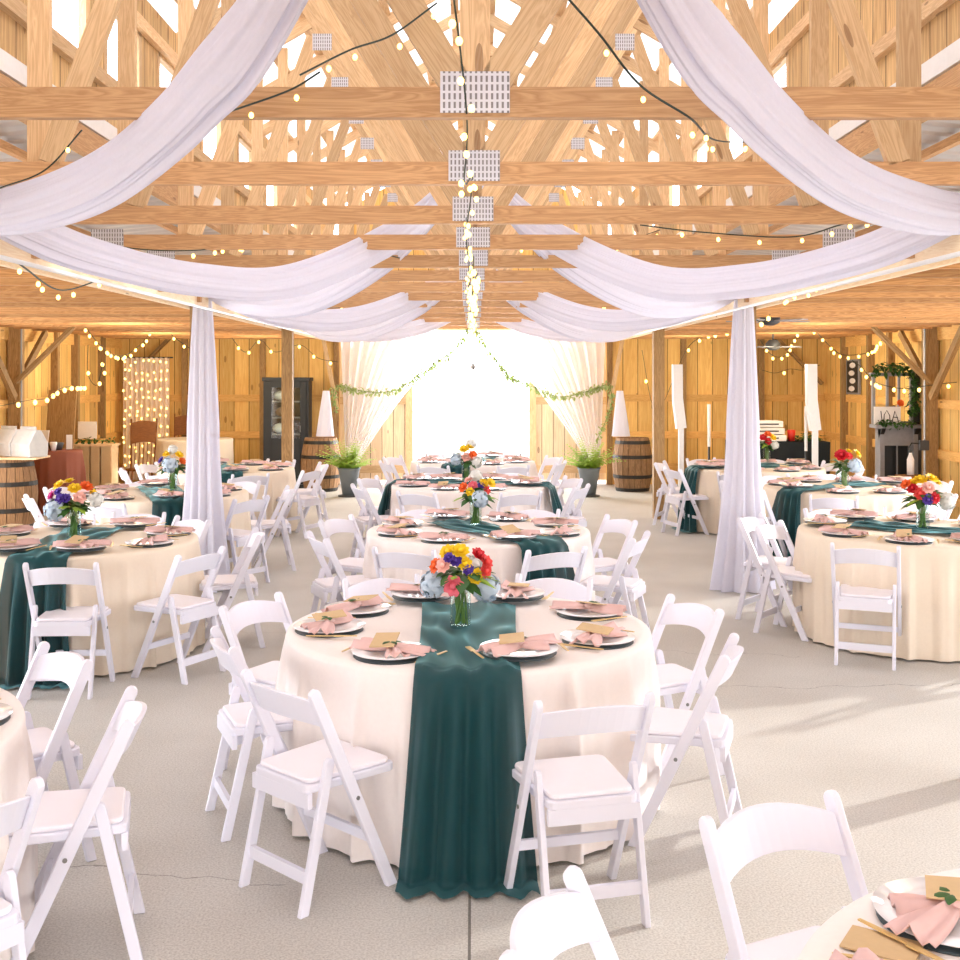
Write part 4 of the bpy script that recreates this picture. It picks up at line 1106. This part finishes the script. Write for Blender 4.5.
# crate stack / card box
t = thing('slatted_crate', 'tall pale slatted crate to the right of the rust table', 'crate', (-5.57, 16.9, 0))
a = MB(); a.box((0, .16, .44), (.62, .02, .86)); a.box((.30, 0, .44), (.02, .34, .86)); a.box((-.30, 0, .44), (.02, .34, .86)); a.box((0, 0, .02), (.6, .32, .03)); a.box((0, 0, .875), (.66, .38, .03)); a.build('body', M['web'], t)
for k in range(4):
    a = MB(); a.box((-.225 + .15 * k, -.165, .44), (.13, .02, .84)); a.build('slat', M['kraft'], t)
a = MB(); a.box((0, 0, .13), (.28, .016, .26)); tag(a.build('white_sign', M['signwhite'], loc=(-5.80, 17.3, .94)), 'blank-looking white square sign behind the crate', 'sign')
a = MB(); a.box((0, 0, .465), (.4, .3, .93)); tag(a.build('pedestal_box', M['girt'], loc=(-5.80, 17.42, 0)), 'pale wooden plinth carrying the white square sign', 'plinth')
garland([(-5.82, 16.9, .93), (-5.6, 16.85, .95), (-5.32, 16.9, .93)], 'greenery strip lying on the slatted crate', r=.03, n=70, seed=8, mat='leaf')
a = MB(); a.beam((0, 0, 0.01), (.0, .30, 1.68), .40, .03, up=(0, 1, 0))
tag(a.build('plank_panel', M['post'], loc=(-5.90, 16.25, 0)), 'wooden plank panel leaning behind the rust table', 'panel')

# ------------------------------------------------------------------ back right corner
t = thing('trestle_table', 'trestle table under a black cloth at the back right', 'table', (4.65, 17.6, 0))
a = MB(); a.box((0, 0, .87), (1.4, .6, .03)); a.build('tabletop', M['brownwood'], t)
for s in (-1, 1):
    a = MB(); a.box((s * .6, 0, .43), (.04, .5, .85)); a.build('leg', M['darkgrey'], t)
def fnb(u, v):
    # box-like cloth: perimeter path
    a_ = u * 4; k = int(a_) % 4; f = a_ - int(a_); hw, hd = .72, .32
    c = [(-hw, -hd), (hw, -hd), (hw, hd), (-hw, hd)]; p = c[k]; q = c[(k + 1) % 4]
    x = p[0] + (q[0] - p[0]) * f; y = p[1] + (q[1] - p[1]) * f
    if v < .2: return Vector((x * v * 5, y * v * 5, .892))
    w = (v - .2) / .8; o = 1 + .02 * w * math.sin(u * 120)
    return Vector((x * o, y * (o + .02 * w), .892 - .87 * w))
a = MB(); a.grid(fnb, 160, 15, closeu=True); tag(a.build('tablecloth', M['blackcloth'], loc=(4.65, 17.6, 0)), 'black cloth covering the trestle table at the back right', 'tablecloth')
for i in range(3):
    t = thing('white_case', ['white flat case at the bottom of the stack', 'white flat case in the middle of the stack', 'white flat case on top of the stack'][i] + ' on the black table', 'case', (4.42 + .0 * i, 17.5, .90 + .105 * i), 0, 'stacked white cases')
    a = MB(); a.box((0, 0, .048), (.6 - .05 * i, .4, .094)); a.build('body', M['signwhite'], t, bevel=.01)
    a = MB(); a.box((.0, -.203, .05), (.36, .006, .02)); a.build('slot', M['darkgrey'], t)
a = MB(); a.lathe([(.05, 0), (.065, .16), (.05, .17)], seg=16); tag(a.build('red_cup', M['redcup'], smooth=True, loc=(4.83, 17.45, .90)), 'red plastic cup beside the white cases', 'cup')
garland([(4.95, 17.5, .93), (5.1, 17.45, .97), (5.3, 17.5, .93)], 'dark greenery bunch at the right end of the black table', r=.05, n=90, seed=9, mat='leaf')
def column(px, y, label):
    x = (px - VX) * y / F
    t = thing('column_speaker', label, 'speaker', (x, y, 0), group='white column speakers')
    a = MB(); a.lathe([(.2, 0), (.2, .03), (.05, .05)], seg=20); a.build('base', M['conduit'], t)
    a = MB(); a.box((0, 0, .62), (.07, .07, 1.16)); a.build('pole', M['conduit'], t)
    a = MB(); a.beam((0, 0, 1.14), (-.05, 0, 1.55), .14, .12, up=(0, 1, 0)); a.beam((-.05, 0, 1.53), (-.055, 0, 2.05), .136, .125, up=(0, 1, 0)); a.build('column', M['conduit'], t)
column(681, 16.4, 'tall kinked white column speaker right of the bare post')
column(815, 15.8, 'tall kinked white column speaker right of the black table')
def wand(px, y, label):
    x = (px - VX) * y / F
    t = thing('light_wand', label, 'lamp', (x, y, 0), group='thin white wands on stands')
    a = MB(); a.lathe([(.13, 0), (.13, .02), (.02, .03)], seg=16); a.build('base', M['black'], t)
    a = MB(); a.tube([(0, 0, .02), (0, 0, .85)], .016, 6); a.build('stand', M['black'], t)
    a = MB(); a.tube([(0, 0, .83), (0, 0, 1.46)], .022, 8); a.build('wand', M['conduit'], t)
wand(709, 17.2, 'thin white wand on a black stand left of the right drape')
wand(806, 16.2, 'thin white wand on a black stand left of the column speaker')
def ceiling_fan(p, zc, label):
    t = thing('ceiling_fan', label, 'ceiling fan', p, group='aisle ceiling fans')
    a = MB(); a.tube([(0, 0, .05), (0, 0, zc - p[2])], .014, 8); a.build('rod', M['darkgrey'], t)
    a = MB(); a.lathe([(.04, -.08), (.10, -.05), (.11, .02), (.06, .08)], seg=20); a.build('motor', M['darkgrey'], t, smooth=True)
    for k in range(5):
        an = k * 2 * PI / 5 + .3; a = MB(); c_, s_ = math.cos(an), math.sin(an)
        a.beam((.1 * c_, .1 * s_, -.03), (.46 * c_, .46 * s_, -.03), .10, .008); a.build('blade', M['grey'], t)
ceiling_fan(P(773, 345, 17.0), 2.52, 'grey ceiling fan hanging before the right back wall')
ceiling_fan(P(770, 318, 12.3), 2.56, 'grey ceiling fan partly hidden behind the draped right post')
ceiling_fan(P(95, 292, 12.3), 3.0, 'grey ceiling fan up in the left aisle joists')
# mantel and hutch
t = thing('mantelpiece', 'grey painted fireplace mantel standing near the right wall', 'mantelpiece', (5.80, 15.75, 0)); t.scale = (.86, .9, 1.09)
W = .3
a = MB(); a.box((-W + .035, 0, .54), (.07, .22, 1.08)); a.build('pilaster', M['grey'], t)
a = MB(); a.box((W - .035, 0, .54), (.07, .22, 1.08)); a.build('pilaster', M['grey'], t)
a = MB(); a.box((0, .0, .97), (.48, .16, .22)); a.build('frieze', M['grey'], t)
a = MB(); a.box((.02, -.02, 1.1), (.80, .34, .045)); a.build('shelf', M['grey'], t, bevel=.008)
for s in (-1, 1):
    a = MB(); a.poly_prism([(-.20, 1.08), (-.02, 1.08), (-.02, .9), (-.08, .98), (-.16, 1.04)], 'x', s * (W - .03) - .03, s * (W - .03) + .03); a.build('corbel', M['black'], t)
a = MB(); a.box((0, .1, .43), (.46, .02, .86)); a.build('firebox', M['black'], t)
a = MB(); a.box((.0, -.02, .43), (.02, .02, .86)); a.build('mullion', M['grey'], t)
a = MB(); a.box((W + .06, .02, .54), (.10, .26, 1.08)); a.build('side_panel', M['darkgrey'], t)
t = thing('window_frame_decor', 'grey wooden hutch frame on the mantel shelf draped with greenery', 'frame', (5.76, 15.80, 1.228))
a = MB()
a.box((-.26, 0, .33), (.04, .05, .66)); a.box((.26, 0, .33), (.04, .05, .66)); a.box((0, 0, .68), (.62, .08, .05)); a.box((-.07, 0, .33), (.03, .04, .66)); a.box((.09, 0, .33), (.03, .04, .66)); a.box((0, 0, .02), (.5, .05, .03))
a.build('frame', M['grey'], t)
a = MB(); a.box((.37, .05, .4), (.16, .05, .82)); a.build('backboard', M['darkgrey'], t)
garland([(5.50, 15.72, 1.96), (5.70, 15.70, 2.0), (5.90, 15.68, 1.98), (6.0, 15.66, 1.85), (6.0, 15.64, 1.6), (5.98, 15.64, 1.35)], 'green garland over the top and side of the mantel hutch', r=.055, n=240, seed=11, mat='leaf', ll=.09)
garland([(5.5, 15.60, 1.24), (5.7, 15.58, 1.24), (6.0, 15.58, 1.25)], 'green garland lying along the mantel shelf', r=.03, n=110, seed=12, mat='leaf')
t = thing('lettered_sign', 'white sign with black brush letters standing on the mantel', 'sign', (5.64, 15.66, 1.228))
a = MB(); a.box((0, 0, .12), (.36, .02, .24)); a.build('board', M['signwhite'], t)
a = MB()
for pts in ([(-.09, .18), (-.075, .06), (-.11, .03), (-.13, .06)], [(-.05, .05), (-.045, .13), (-.01, .19), (.03, .12), (.035, .04)], [(.06, .03), (.10, .18), (.13, .10), (.15, .03)], [(.08, .10), (.14, .09)]):
    a.tube([(x, -.013, z) for x, z in pts], .006, 5)
a.build('lettering', M['ink'], t)
o = bpy.data.objects.new('mantel_flower', fmesh('rose', 'orange', .045)); COL.objects.link(o); o.location = (5.80, 15.6, 1.52); o.rotation_euler = (1.2, 0, 0)
tag(o, 'orange flower above the lettered mantel sign', 'flower')
# small wall sign with four pale motifs
t = thing('wall_plaque', 'narrow black plaque with four white motifs on the right wall', 'sign', (HW - .03, 18.5, 1.6))
a = MB(); a.box((0, 0, .27), (.03, .62, .56)); a.build('frame', M['grey'], t)
a = MB(); a.box((-.018, 0, .27), (.01, .5, .5)); a.build('panel', M['black'], t)
a = MB()
for k in range(4): a.sphere((-.024, .02 * (-1) ** k, .08 + k * .125), .05, 8, 5, (.06, 3.0, .9))
a.build('motifs', M['signwhite'], t)
# sheet metal bottle dispenser on right
t = thing('beverage_bottle', 'white bottle with a blue cap near the mantel', 'bottle', (P(912, 480, 14.9).x, 14.95, .60))
a = MB(); a.lathe([(.045, 0), (.045, .2), (.02, .27), (.02, .29)], seg=16); a.build('body', M['signwhite'], t, smooth=True)
a = MB(); a.lathe([(.022, .29), (.022, .32)], seg=12); a.build('cap', M['plateu'], t)
t = thing('side_stand', 'narrow wooden stand carrying the white bottle', 'stand', (P(912, 480, 14.9).x, 14.95, 0))
a = MB(); a.box((0, 0, .58), (.3, .3, .03)); a.build('top', M['old'], t)
for sx in (-1, 1):
    for sy in (-1, 1):
        a = MB(); a.box((sx * .12, sy * .12, .285), (.03, .03, .57)); a.build('leg', M['old'], t)

# ------------------------------------------------------------------ light
w = bpy.data.worlds.new('World'); S.world = w; w.use_nodes = True
nt = w.node_tree; bg = nt.nodes['Background']
sky = N(nt, 'ShaderNodeTexSky'); sky.sky_type = 'NISHITA'; sky.sun_disc = False; sky.sun_elevation = math.radians(40); sky.sun_rotation = math.radians(200); sky.air_density = .8; sky.dust_density = 3
mx = mixcol(nt, .9, sky.outputs[0], (.91, .935, 1, 1))
nt.links.new(mx, bg.inputs[0]); bg.inputs[1].default_value = 5.0
def area(name, loc, rot, sx, sy, power, col=(1, 1, 1)):
    l = bpy.data.lights.new(name, 'AREA'); l.shape = 'RECTANGLE'; l.size = sx; l.size_y = sy; l.energy = power; l.color = col
    o = bpy.data.objects.new(name, l); COL.objects.link(o); o.location = loc; o.rotation_euler = rot; return o
area('doorway_daylight', (0, Y1 + .6, 1.5), (-PI / 2, 0, 0), 4.2, 2.4, 750)
area('front_added_fill', (0, Y0 + .1, 1.5), (PI / 2, 0, 0), 5, 2.6, 120, (1, .98, 1))  # lamp added at the unseen front door, fills from behind the camera
sun = bpy.data.lights.new('sun', 'SUN'); sun.energy = 4.5; sun.angle = math.radians(1.6); sun.color = (1, .97, .92)
so = bpy.data.objects.new('sun', sun); COL.objects.link(so); so.rotation_euler = Vector((-.80, -.45, -.31)).to_track_quat('-Z', 'Y').to_euler()
area('left_added_fill', (-HW - .3, 8.1, 1.3), (0, -PI / 2, 0), 2.2, 9.5, 200)  # lamp added outside the unseen left gap for side fill
area('right_added_fill', (HW + .3, 8.1, 1.3), (0, PI / 2, 0), 2.2, 9.5, 240)  # matching lamp added outside the unseen right gap
for p, e in (((-4.6, 16.6, 2.2), 75), ((4.6, 16.6, 2.2), 75), ((-3.4, 17.8, 2.3), 45), ((3.4, 17.8, 2.3), 45), ((-4.2, 13.6, 2.4), 40), ((4.2, 13.6, 2.4), 40)):  # warm lamps added near the strings to brighten the far walls
    l = bpy.data.lights.new('warm_added_fill', 'POINT'); l.energy = e; l.color = (1, .86, .60); l.shadow_soft_size = .4
    o = bpy.data.objects.new('warm_added_fill', l); COL.objects.link(o); o.location = p

# ------------------------------------------------------------------ camera
cam = bpy.data.cameras.new('Camera'); co = bpy.data.objects.new('Camera', cam); COL.objects.link(co)
co.location = (0, 0, CH); co.rotation_euler = (PI / 2, 0, 0)
cam.sensor_width = 36; cam.lens = F / 960 * 36; cam.shift_x = (480 - VX) / 960; cam.shift_y = -(480 - VY) / 960
cam.clip_start = .05; cam.clip_end = 300
S.camera = co
S.view_settings.view_transform = 'Standard'; S.view_settings.look = 'None'; S.view_settings.gamma = 1; S.view_settings.use_curve_mapping = False
S.view_settings.exposure = -.17
